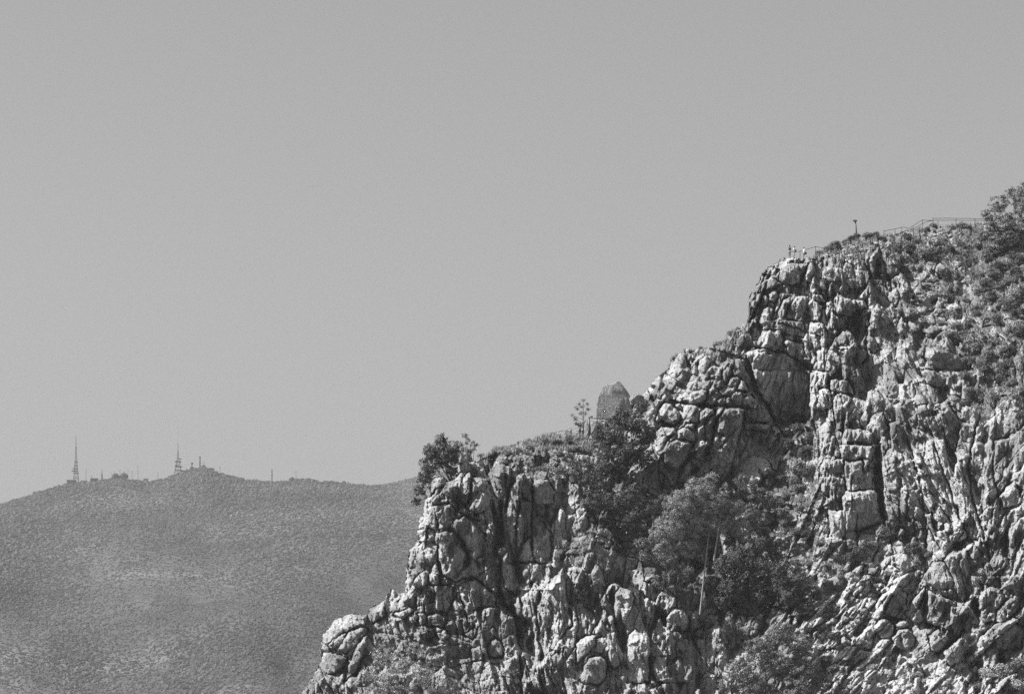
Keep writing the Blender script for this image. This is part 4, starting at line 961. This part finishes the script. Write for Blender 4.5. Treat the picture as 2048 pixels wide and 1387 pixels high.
# ------------------------------------------------------------------ boulders
def outline_rock(name, outline_uv, Y, thick, seed, mat='rock', rough=.09):
    pts = [at(u, v, Y) for u, v in outline_uv]; c = sum(pts, Vector())/len(pts)
    bm = bmesh.new(); bmesh.ops.create_icosphere(bm, subdivisions=5, radius=1)
    co_ = np.array([v.co[:] for v in bm.verts])
    th = np.arctan2(co_[:,2], co_[:,0])
    P2 = np.array([[p.x-c.x, p.z-c.z] for p in pts]); n = len(P2)
    rad_ = np.full(len(th), 0.)
    cs, sn = np.cos(th), np.sin(th)
    for i in range(n):
        x0, z0 = P2[i]; x1, z1 = P2[(i+1) % n]; ex, ez = x1-x0, z1-z0
        den = cs*ez-sn*ex; den = np.where(np.abs(den) < 1e-9, 1e-9, den)
        r_ = (x0*ez-z0*ex)/den; tt = (x0*sn-z0*cs)/den
        ok = (r_ > 0) & (tt >= -1e-3) & (tt <= 1+1e-3); rad_ = np.where(ok, np.maximum(rad_, r_), rad_)
    hr = np.sqrt(co_[:,0]**2+co_[:,2]**2); hr2 = hr**.5
    nse = fbm(co_[:,0]*2.2+co_[:,1], co_[:,2]*2.2-co_[:,1], seed, 4)
    F1, F2, bx, by, cx, cy = voro(co_[:,0]*2+co_[:,1]*1.1, co_[:,2]*2+co_[:,1]*.7, seed)
    k = (1+nse*rough*1.2)
    X = cs*rad_*hr2*k; Z = sn*rad_*hr2*k; Yy = np.sign(co_[:,1])*np.abs(co_[:,1])**.45*thick*(1+nse*.15+(hsh(cx, cy, seed)-.5)*.10)
    Q = np.stack([X, Yy, Z], 1); rr_ = random.Random(seed); ext = Q.max(0)-Q.min(0)      # planar breaks on the near and far faces
    for k_ in range(7):
        n_ = np.array([rr_.uniform(-.7, .2), -1. if k_ < 5 else 1., rr_.uniform(-.35, .45)]); n_ /= np.linalg.norm(n_)
        d_ = Q@n_; lim = d_.max()*rr_.uniform(.72, .9); Q -= n_[None]*np.clip(d_-lim, 0, 9)[:,None]
    X, Yy, Z = Q.T
    for i, v in enumerate(bm.verts): v.co = (X[i], Yy[i], Z[i])
    for f in bm.faces: f.smooth = True
    me = bpy.data.meshes.new(name); bm.to_mesh(me); bm.free()
    return link(name, me, M[mat], None, c)
T = lambda s, o, k: [(o[0]+x/k, o[1]+y/k) for x, y in parse(s)]
Yb = dep(1230, 836)-.6
tag(outline_rock('boulder', T("362,540 362,468 366,410 384,350 410,304 446,270 470,268 504,262 540,243 560,256 594,306 618,345 640,400 650,470 650,540", (1100,700), 3.938), Yb, 1.5, 4, 'palerock', .05), 'big pointed grey boulder standing on the skyline of the saddle', 'boulder')
tag(outline_rock('boulder', T("268,600 290,540 312,545 310,640 300,710 272,690", (1100,700), 3.938), dep(1172,880)-.4, .5, 12), 'slim pale standing stone beside the conifer sapling', 'boulder')
tag(outline_rock('boulder', T("318,552 372,545 376,600 372,660 322,655", (1100,700), 3.938), dep(1187,880)-.3, .6, 13), 'square grey standing stone left of the tall dark bush', 'boulder')
tag(outline_rock('boulder', T("376,540 405,548 424,610 420,640 385,640", (1100,700), 3.938), dep(1202,880)-.5, .6, 14), 'narrow standing stone at the edge of the tall dark bush', 'boulder')
tag(outline_rock('boulder', T("625,380 660,350 700,345 740,370 740,420 640,430", (1100,700), 3.938), dep(1275,815)+.5, .9, 15), 'low grey rock between the pointed boulder and the cliff', 'boulder')
tag(outline_rock('boulder', T("838,150 850,120 862,150 868,210 880,260 850,275 820,250 825,200", (600,840), 2.569), dep(930,935)-.3, .6, 16), 'pale rock spike on top of the left rock tower', 'boulder')
def stone_proto(k):
    bm = bmesh.new(); bmesh.ops.create_icosphere(bm, subdivisions=3, radius=1)
    r = random.Random(900+k)
    pl_ = [(Vector([r.gauss(0, 1) for _ in range(3)]).normalized(), r.uniform(.45, .8)) for _ in range(11)]
    for v in bm.verts:
        for n_, d_ in pl_:
            x = v.co.dot(n_)
            if x > d_: v.co -= n_*(x-d_)*.95
        v.co += v.normal*r.uniform(-.02, .02)
    for f in bm.faces: f.smooth = False
    me = bpy.data.meshes.new('stone'); bm.to_mesh(me); bm.free(); me.materials.append(M['rock']); return me
sp = [stone_proto(k) for k in range(6)]
STN = [
 ('on the central scree', 'stones on the scree', """1712,1152,14 1745,1140,10 1778,1140,13 1690,1138,8 1600,1150,9 1618,1165,12 1640,1190,10 1660,1195,8 1620,1210,9 1690,1218,9 1710,1215,6 1728,1220,10 1665,1238,13 1690,1235,9 1700,1250,8 1720,1262,7 1735,1245,7 1640,1270,9 1655,1240,6
 1680,1210,7 1725,1195,7 1698,1180,6 1650,1150,7 1610,1135,7 1575,1130,8 1560,1110,7 1590,1095,7 1745,1180,8 1625,1245,7 1610,1270,8 1650,1228,8 1705,1232,7 1715,1240,8 1680,1262,6"""),
 ('on the lowest scree', 'stones at the bottom', """1760,1290,10 1775,1300,7 1790,1310,12 1802,1318,9 1740,1305,7 1720,1335,8 1705,1345,8 1690,1300,6 1780,1345,9 1810,1350,10 1840,1345,8 1870,1352,9 1760,1355,7 1735,1360,7 1700,1370,8 1670,1375,8 1650,1345,7 1820,1370,8 1850,1372,9 1900,1358,7 1780,1325,7 1750,1320,6 1830,1322,9 1845,1315,8"""),
 ('on the grassy left ridge', 'stones on the ridge', """1022,900,9 1040,905,7 1130,905,7 1112,925,6 1150,922,7 1100,945,7 1130,955,6 1165,915,7 1085,955,7 1120,970,8 1155,975,8 1170,955,6 1140,985,7 1005,915,6 1090,915,5 1178,980,6 1105,985,7"""),
 ('along the summit path', 'stones by the summit path', """1655,508,7 1675,512,8 1692,500,8 1706,496,10 1716,490,9 1730,486,9 1745,492,7 1760,490,6 1800,500,6 1815,512,7 1850,468,8 1868,470,9 1885,465,9 1900,472,8 1920,468,7 1880,485,9 1900,490,8 1862,492,7 1930,480,6 1855,480,6 1700,512,7 1725,508,8 1780,512,7 1880,455,7 1895,453,6 1980,478,8 1990,520,6 1970,510,6 2020,545,6"""),
 ('in the shaded gully', 'stones in the gully', """1532,1042,15 1545,1025,9 1555,990,9 1520,1060,8 1500,1040,7 1590,1040,8 1610,1030,7 1575,1075,9 1545,1085,8 1600,1085,7 1480,1000,8 1465,985,8 1560,905,7 1575,915,7 1585,1110,7"""),
 ('under the feathery tree', 'stones under the feathery tree', """1400,1232,9 1415,1240,8 1380,1225,8 1430,1245,9 1455,1240,8 1480,1245,11 1500,1235,10 1520,1230,9 1540,1240,8 1460,1262,8 1500,1255,9 1180,1062,12 1200,1075,12 1220,1068,8 1238,1090,8 1215,1090,7 1245,1075,7"""),
]
k0 = 0
for where, grp, txt in STN:
    for q in txt.split():
        u, v, r = (float(x) for x in q.split(','))
        k = k0 % 6; k0 += 1
        o = bpy.data.objects.new('stone', sp[k]); C.objects.link(o)
        Y = dep(u, v, 4)-.1; o.location = at(u, v+r*.15, Y); s = r/PM
        o.scale = (s*random.uniform(.9, 1.3), s*random.uniform(.8, 1.2), s*random.uniform(.55, .95)); o.rotation_euler = (random.uniform(-.5, .5), random.uniform(-.5, .5), random.uniform(0, 6.28))
        size = 'small' if r < 8 else ('medium' if r < 11 else 'large')
        shp = ('angular', 'blunt', 'flat-sided', 'chipped', 'wedge-shaped', 'lumpy')[k]
        tag(o, f'{size} {shp} pale stone {where}', 'stone', grp); NAMED.append((grp, u, v, o))

# labels that single each one out: its part of the group, then its order from the left
ORD = 'first second third fourth fifth sixth seventh eighth ninth tenth'.split()
for grp in sorted(set(n[0] for n in NAMED)):
    g_ = [n for n in NAMED if n[0] == grp]
    us_ = [n[1] for n in g_]; vs_ = [n[2] for n in g_]; by_ = {}
    for (_, u, v, o) in g_:
        fu_ = (u-min(us_))/(max(us_)-min(us_)+1); fv_ = (v-min(vs_))/(max(vs_)-min(vs_)+1)
        o['label'] = o['label']+', '+('upper', 'middle', 'lower')[int(fv_*3)]+' '+('left', 'centre', 'right')[int(fu_*3)]+' part'
        by_.setdefault(o['label'], []).append((u, o))
    for l_, m_ in by_.items():
        if len(m_) > 1:
            for k_, (u, o) in enumerate(sorted(m_, key=lambda q: q[0])): o['label'] = l_+', '+ORD[min(k_, 9)]+' from the left'
# ------------------------------------------------------------------ lamp, railings
def on(u, v, lift=0.):
    Y = float(-(-bil(np.array([u]), np.array([v]))[0])); return at(u, v, dep(u, v, 2) if use[int((v-vs[0])/ST), int((u-us[0])/ST)] else Y)
Yl = dep(1713, 476)+1.0
e = empty('lamp_post', at(1713.5, 476, Yl)); tag(e, 'short lamp post with a tilted oval head on the summit skyline', 'lamp post')
z = lambda u, v: at(u, v, Yl)-e.location
part('pole', tubes([([z(1713.5,478), z(1712.2,458), z(1711,443)], [.11, .10, .09])], 8), M['steel'], e, True)
bm = bmesh.new(); bmesh.ops.create_uvsphere(bm, u_segments=16, v_segments=8, radius=1)
for v in bm.verts: v.co = Vector((v.co.x*.36, v.co.y*.36, v.co.z*(.14 if v.co.z > 0 else .2)))
hm_ = bpy.data.meshes.new('lamp_head'); bm.to_mesh(hm_); bm.free()
h = link('lamp_head', hm_, M['steel'], e); h.location = z(1709.6, 440.6); h.rotation_euler = (.25, .12, 0)
b = bmesh.new(); bmesh.ops.create_cone(b, segments=12, radius1=.10, radius2=.2, depth=.22, cap_ends=True); cm = bpy.data.meshes.new('collar'); b.to_mesh(cm); b.free()
c_ = link('collar', cm, M['steel'], e); c_.location = z(1710.6, 443.6)
def railing(label, rails, posts, Yfun, r=.035, grp=None):
    u0, v0 = posts[0][0], posts[0][2] if posts else rails[0][0]
    e = empty('railing', at(u0, v0, Yfun(u0))); tag(e, label, 'railing', grp)
    for k, pts in enumerate(rails):
        dense = []
        for (a0, b0), (a1, b1) in zip(pts[:-1], pts[1:]):
            m = max(1, int(abs(a1-a0)/12))
            dense += [(a0+(a1-a0)*i/m, b0+(b1-b0)*i/m+.25*math.sin(i*2.1)) for i in range(m)]
        dense.append(pts[-1])
        P3 = [at(u, v, Yfun(u))-e.location for u, v in dense]
        part('rail', tubes([(P3, [r]*len(P3))], 6), M['rail'], e)
    for (u, v0, v1) in posts:
        part('post', tubes([([at(u, v0, Yfun(u))-e.location, at(u, v1, Yfun(u))-e.location], [r, r*1.1])], 6), M['rail'], e)
    return e
lin = lambda xs, ys: (lambda u: float(np.interp(u, xs, ys)))
d1 = lin([1595, 1631, 1660, 1700, 1745], [dep(1600,519)-.2, dep(1631,521)-.3, dep(1660,516)-.6, dep(1695,514)-.6, dep(1740,500)-.6])
railing('low thin railing running right from beside the standing people', [[(1596,503.5),(1612,499),(1631,493)], [(1631,493),(1660,499),(1695,494),(1722,484),(1746,477)]],
        [(1600,501,518), (1631,493,520), (1695,494,515), (1740,478,500)], d1)
d2 = lin([1740, 1790, 1826, 1850, 1880], [dep(1740,500)-.6, dep(1790,486)-.6, dep(1826,478)-.6, dep(1850,470)-.6, dep(1880,462)-.4])
railing('dark railing climbing the slope to the summit', [[(1740,478),(1754,476.5),(1770,474),(1789,470),(1810,462),(1826,451.5),(1845,439.5),(1854,440.8),(1876,440.4)], [(1826,459),(1840,449.5),(1854,443),(1866,440.8)]],
        [(1789,470,486), (1811,462,478), (1827,452,470), (1845,440,461), (1876,440,449)], d2)
d3 = lambda u: d2(min(u, 1816))+2.5
railing('far handrail on the other side of the steps', [[(1767,462),(1787,458.5),(1806,454),(1816,455.5)]], [(1768,462,472), (1790,458,470), (1803.5,455,466)], d3)
d4 = lin([1860, 1912, 1980, 2048], [dep(1880,462)-.2, dep(1912,464)-.4, dep(1975,466), dep(2030,468)])
railing('double topped railing along the flat summit', [[(1866,436.5),(1905,436.4),(1950,437.2),(2020,438)], [(1876,440.3),(1920,440.6),(1976,441),(2020,441.5)], [(1878,454),(1915,454.3),(1952,454.5)]],
        [(1866,435,447), (1912,437,462), (1950,437.2,456), (1985,437.5,458)], d4)
# ------------------------------------------------------------------ people
def skin(name, chains, mat, parent=None, sub=1):
    """chains: list of [(x,y,z,r), ...]; the first point of a chain may repeat a point already laid down"""
    bm = bmesh.new(); pts = {}; rad_ = {}
    def V_(p):
        k = (round(p[0], 4), round(p[1], 4), round(p[2], 4))
        if k not in pts: pts[k] = bm.verts.new(p[:3]); rad_[k] = p[3]
        return pts[k]
    keys = []
    for ch in chains:
        vs_ = [V_(p) for p in ch]
        for a, b in zip(vs_[:-1], vs_[1:]):
            if bm.edges.get((a, b)) is None: bm.edges.new((a, b))
    rr = [rad_[(round(v.co.x, 4), round(v.co.y, 4), round(v.co.z, 4))] if (round(v.co.x, 4), round(v.co.y, 4), round(v.co.z, 4)) in rad_ else .03 for v in bm.verts]
    me = bpy.data.meshes.new(name); bm.to_mesh(me); bm.free()
    o = bpy.data.objects.new(name, me); C.objects.link(o)
    o.modifiers.new('skin', 'SKIN'); 
    if not me.skin_vertices: me.attributes  # layer is made by the modifier
    sv_ = me.skin_vertices[0].data if len(me.skin_vertices) else None
    if sv_ is None:
        bpy.context.view_layer.objects.active = o; bpy.ops.object.modifier_remove(modifier='skin') if False else None
    for i, r in enumerate(rr):
        if sv_: sv_[i].radius = (r, r*.85) ; sv_[i].use_root = (i == 0)
    s = o.modifiers.new('sub', 'SUBSURF'); s.levels = sub; s.render_levels = sub
    dg = bpy.context.evaluated_depsgraph_get(); m2 = bpy.data.meshes.new_from_object(o.evaluated_get(dg)); 
    bpy.data.objects.remove(o); m2.name = name
    for p in m2.polygons: p.use_smooth = True
    return link(name, m2, mat, parent)
def person(label, loc, rz, shirt, legs, pose, hat=None, s=1.):
    e = empty('person', loc, rz); tag(e, label, 'person', 'people on the lookout'); e.scale = (s, s, s)
    hip, ch_, nk = (0, 0, .93), (0, .01, 1.28), (0, 0, 1.46)
    head = [nk+(.05,), (0, -.01, 1.53, .055), (0, -.02, 1.60, .088), (0, -.015, 1.68, .082)]
    body = [[hip+(.13,), (0, 0, 1.1, .12), ch_+(.145,), (0, .01, 1.4, .11), nk+(.05,)], head]
    sh = {}
    for k, side in enumerate((-1, 1)):
        kx, ky = pose['leg'][k]
        body.append([hip+(.13,), (side*.09, 0, .86, .095), (side*.10+kx*.3, ky*.5-.01, .48, .06), (side*.11+kx*.5, ky, .08, .04), (side*.12+kx*.5, ky-.14, .03, .035)])
        el, wr = pose['arm'][k]; sh[k] = (side*.18, .01, 1.40, .055)
        body.append([(0, .01, 1.4, .11), sh[k], el+(.04,), wr+(.028,)])
        w = Vector(wr); d = (w-Vector(el)).normalized(); sd = d.cross(Vector((0, 0, 1))); sd = sd.normalized() if sd.length > .1 else Vector((0, 1, 0))
        palm = w+d*.07; body.append([tuple(w)+(.028,), tuple(palm)+(.03,)])
        for f in range(4):
            o_ = sd*(f-1.5)*.018; L_ = (.055, .07, .075, .06)[f]
            body.append([tuple(palm)+(.03,), tuple(palm+d*.03+o_)+(.009,), tuple(palm+d*(.03+L_*.6)+o_+Vector((0, -.01, 0)))+(.008,), tuple(palm+d*(.03+L_)+o_+Vector((0, -.025, 0)))+(.007,)])
        body.append([tuple(w)+(.028,), tuple(w+d*.03+sd*.04)+(.010,), tuple(w+d*.07+sd*.055)+(.008,)])
    skin('body', body, M['skin'], e)
    # face: nose and ears as part of the head's shape
    top = [[ch_+(.17,), (0, .01, 1.1, .15), hip+(.155,)], [ch_+(.17,), (0, .01, 1.42, .12)]]
    for k in (0, 1):
        el = Vector(pose['arm'][k][0]); s0 = Vector(sh[k][:3]); m = s0.lerp(el, .75)
        top.append([(0, .01, 1.42, .12), sh[k][:3]+(.075,), tuple(m)+(.062,)])
    skin('shirt', top, M[shirt], e)
    tr = []
    for k, side in enumerate((-1, 1)):
        kx, ky = pose['leg'][k]
        tr.append([(0, 0, .93, .155), (side*.09, 0, .84, .115), (side*.10+kx*.3, ky*.5-.01, .48, .08)]+([(side*.11+kx*.5, ky, .12, .06)] if legs[1] else []))
    skin('trousers' if legs[1] else 'shorts', tr, M[legs[0]], e)
    if hat: skin('cap', [[(0, .01, 1.66, .095), (0, .0, 1.735, .085)], [(0, .0, 1.735, .085), (0, -.14, 1.69, .03)]], M[hat], e)
    hr = [[(0, .03, 1.73 if not hat else 1.66, .085), (0, .055, 1.64, .085), (0, .06, 1.55, .06)], [(0, .03, 1.73 if not hat else 1.66, .085), (0, -.03, 1.745 if not hat else 1.68, .07)]]
    skin('hair', hr, M['hair'], e)
    return e
Yp = dep(1590, 522)+.1
fp = lambda u, v: at(u, v, Yp)
person('dark-haired person in a dark top raising one hand to the face on the lookout', fp(1579.3,515.6), 2.2, 'dark', ('mid', True),
       dict(leg=[(0,0),(0,.05)], arm=[((-.26,-.06,1.14),(-.20,-.22,.98)), ((.28,-.16,1.25),(.08,-.24,1.48))]), s=1.01)
person('person in a white shirt and cap between the other two on the lookout', fp(1588.5,516), -2.0, 'white', ('white', True),
       dict(leg=[(0,0),(0,-.12)], arm=[((-.27,0,1.12),(-.25,-.12,.9)), ((.27,0,1.12),(.22,-.16,.95))]), hat='mid', s=.96)
person('person in a white shirt standing by the low railing, rightmost on the lookout', fp(1608,517.6), 1.9, 'white', ('mid', False),
       dict(leg=[(0,0),(0,.08)], arm=[((-.28,-.02,1.13),(-.3,-.18,1.02)), ((.28,-.02,1.13),(.26,-.16,.93))]), s=.93)
def pack(label, u, v, rz, s):
    e = empty('backpack', at(u, v, Yp+.02), rz); tag(e, label, 'backpack'); e.scale = (s, s, s)
    part('bag', boxes([(0, 0, .22, .30, .18, .44)]), M['dark'], e, bevel=.06); part('pocket', boxes([(0, -.11, .13, .22, .07, .2)]), M['dark'], e, bevel=.02)
    part('strap', tubes([([(-.1, .09, .40), (-.1, .2, .34), (-.1, .1, .05)], [.015]*3)], 5), M['dark'], e)
pack('dark backpack on the back of the person in the cap', 1591.2, 504.5, .7, .8)
pack('dark shoulder bag on the rightmost person beside the railing', 1611.6, 508.8, .8, .8)
# ------------------------------------------------------------------ masts on the far mountain
def lattice(h, w0, w1, legr, nseg):
    L_ = []
    W = lambda t: w1+(w0-w1)*(1-t)**1.55
    for sx, sy in ((-1,-1), (1,-1), (1,1), (-1,1)):
        L_.append(([(sx*w0/2, sy*w0/2, -3)]+[(sx*W(i/8)/2, sy*W(i/8)/2, h*i/8) for i in range(9)], [legr]+[legr*(1-.05*i) for i in range(9)]))
    cs_ = ((-1,-1), (1,-1), (1,1), (-1,1))
    for i in range(nseg):
        za, zb = h*i/nseg, h*(i+1)/nseg; wa = W(i/nseg); wb = W((i+1)/nseg)
        for k in range(4):
            a, b = cs_[k], cs_[(k+1) % 4]
            L_.append(([(a[0]*wa/2, a[1]*wa/2, za), (b[0]*wb/2, b[1]*wb/2, zb)], [legr*.45]*2))
            L_.append(([(b[0]*wa/2, b[1]*wa/2, za), (a[0]*wb/2, a[1]*wb/2, zb)], [legr*.45]*2))
            L_.append(([(a[0]*wb/2, a[1]*wb/2, zb), (b[0]*wb/2, b[1]*wb/2, zb)], [legr*.5]*2))
    return tubes(L_, 4)
def disc(z, r, h, n=12, x=0, y=0):
    return tubes([([(x, y, z), (x, y, z+h)], [r, r])], n)
K = YC/F
def crest(u):
    p = hill_at(u); return p
def tower(name, label, u, vtop, w0, w1, spire, decks, nseg=10, legr=.3, grp='masts on the far mountain', mat='towersteel', dishes=()):
    p = crest(u); v0 = HY-p.z/p.y*F; H = (v0-vtop)*p.y/F
    e = empty(name, p); tag(e, label, 'tower' if w0 > 2 else 'mast', grp)
    hs = H*(1-spire)
    part('lattice', lattice(hs, w0, w1, legr, nseg), M[mat], e)
    if spire > 0: part('antenna', tubes([([(0,0,hs-.5), (0,0,hs+H*spire*.5), (0,0,H)], [max(.35, w1*.35), .35, .18])], 6), M[mat], e)
    for dk in decks: part('platform', disc(H*dk[0], dk[1], dk[2], x=dk[3] if len(dk) > 3 else 0), M[mat], e)
    for (zf, r, xo) in dishes:
        d = part('dish', tubes([([(0, 0, 0), (0, .5, 0)], [r*.4, r])], 12), M['concrete' if mat != 'towersteel' else mat], e); d.location = (xo, -1, H*zf); d.rotation_euler = (0, 0, .4)
    return e
tower('radio_tower', 'tallest lattice radio tower with several platforms, far left of the mountain crest', 152, 868, 7., 1.2, .26, [(.10,3.,.6), (.19,3.6,1.), (.235,3.8,1.2,-1.8), (.285,3.2,1.,-1.2), (.345,2.4,1.2), (.42,1.9,1.2)], 9, .26)
t2 = tower('radio_tower', 'broad based radio tower with stacked platforms on the mountain summit', 357, 884, 9., 1.2, .3, [(.08,4.6,.8,.8), (.2,3.8,.8,2.), (.22,2.6,1.4,-1.6), (.36,2.8,1.5,-1.2), (.45,2.6,.8,2.2)], 7, .28, dishes=[(.2,1.3,3.5), (.36,1.2,3.2)])
tower('lattice_mast', 'short sturdy lattice mast on the crest, second tallest of the left cluster', 205, 938, 2.4, .8, .3, [(.5,1.2,.6)], 6, .28)
tower('lattice_mast', 'stout plain mast just right of the summit tower', 399, 912, 1.5, 1.2, 0, [(.93,.9,1.), (.3,1.,.6)], 8, .3)
tower('lattice_mast', 'small mast topped by a round dish beside the summit tower', 382, 926, 1.2, .9, 0, [(.85,1.4,2.), (.1,2.6,2.)], 4, .28)
tower('lattice_mast', 'banded mast standing alone on the ridge right of the summit', 545, 938, 1.6, 1., 0, [(.95,.8,.7), (.8,.8,.7), (.5,1.,1.3)], 8, .25)
for (u, vt, lab) in [(173,936,'thin pole mast nearest the tallest tower'), (228,940,'thin pole mast left of centre in the cluster on the low knoll'), (238,938,'thin pole mast with a small head on the low knoll'), (248,941,'thin pole mast over the middle of the low knoll'),
                     (258,937,'thin pole mast with a drum near its top on the knoll'), (276,928,'tallest thin pole mast right of the low knoll'), (316,942,'faint thin pole mast between the knoll and the summit'),
                     (409,922,'thin pole mast on the very summit'), (442,930,'faint pole mast on the slope right of the summit'), (590,940,'thin whip mast on the ridge beside a round tree'), (186,950,'very short pole mast on the crest by the sheds'), (222,946,'short pole mast at the left edge of the low knoll'), (266,940,'pole mast between the drum mast and the tallest thin mast')]:
    p = crest(u); v0 = HY-p.z/p.y*F; H = (v0-vt)*p.y/F
    e = empty('pole_mast', p); tag(e, lab, 'mast', 'thin masts on the far mountain')
    part('pole', tubes([([(0,0,-2), (0,0,H*.6), (0,0,H)], [.30, .22, .12])], 6), M['towersteel'], e)
    part('aerial', tubes([([(-.9,0,H*.85), (.9,0,H*.85)], [.14, .14]), ([(-.6,0,H*.7), (.6,0,H*.7)], [.14, .14])], 5), M['towersteel'], e)
def hut(label, u, v, w, d, h, mat, nwin):
    p = crest(u); p = at(u, v, p.y-12)
    e = empty('hut', p); tag(e, label, 'building', 'huts around the masts')
    part('wall', boxes([(0, 0, h/2-2, w, d, h+4)]), M[mat], e); part('roof', boxes([(0, 0, h+.25, w+.8, d+.8, .5)]), M['towersteel' if mat == 'concrete' else 'concrete'], e)
    part('door', boxes([(w*.3, -d/2-.03, 1.1, 1.1, .1, 2.2)]), M['dark'], e)
    for k in range(nwin): part('window', boxes([(-w*.4+k*2.4, -d/2-.03, 2., 1.2, .1, 1.2)]), M['dark'], e)
hut('long dark shed at the left foot of the tallest tower', 143, 966, 11, 7, 4, 'steel', 3)
hut('pale hut right of the tallest tower', 168, 966, 7, 5, 3, 'concrete', 2)
hut('pale hut beside the short sturdy mast', 212, 964, 5, 5, 3.5, 'concrete', 1)
hut('long pale building on the low knoll', 236, 969, 12, 6, 4, 'concrete', 4)
hut('pale block hut half way along the crest dip', 292, 962, 5, 5, 3, 'concrete', 1)
hut('dark shed between the first mast and the knoll', 188, 962, 9, 6, 3.5, 'steel', 2)
hut('small pale hut right of the low knoll', 268, 965, 6, 5, 3, 'concrete', 1)
hut('pale station building between the summit tower and its mast', 371, 950, 12, 7, 5, 'concrete', 3)
hut('small dark hut under the summit knob', 392, 944, 8, 6, 4, 'steel', 2)
# round trees on the far crest
for (u, r, lab) in [(586,3.4,'round tree on the far ridge beside the whip mast'), (232,4.,'broad dark tree on the low knoll of the far crest'), (246,4.6,'dark tree crowning the low knoll of the far crest'), (690,2.6,'small round tree on the far ridge near the dip')]:
    p = crest(u); e = empty('ridge_tree', p); tag(e, lab, 'tree', 'trees on the far crest')
    link('crown', leaf_mesh('crown', [(0, 0, r*.7, r), (r*.5, 0, r*.5, r*.7), (-r*.5, 0, r*.5, r*.7)], 1., 1.), M['darkleaf'], e)
    part('trunk', tubes([([(0,0,-1), (0,0,r*.6)], [.4, .2])], 6), M['darkbark'], e)
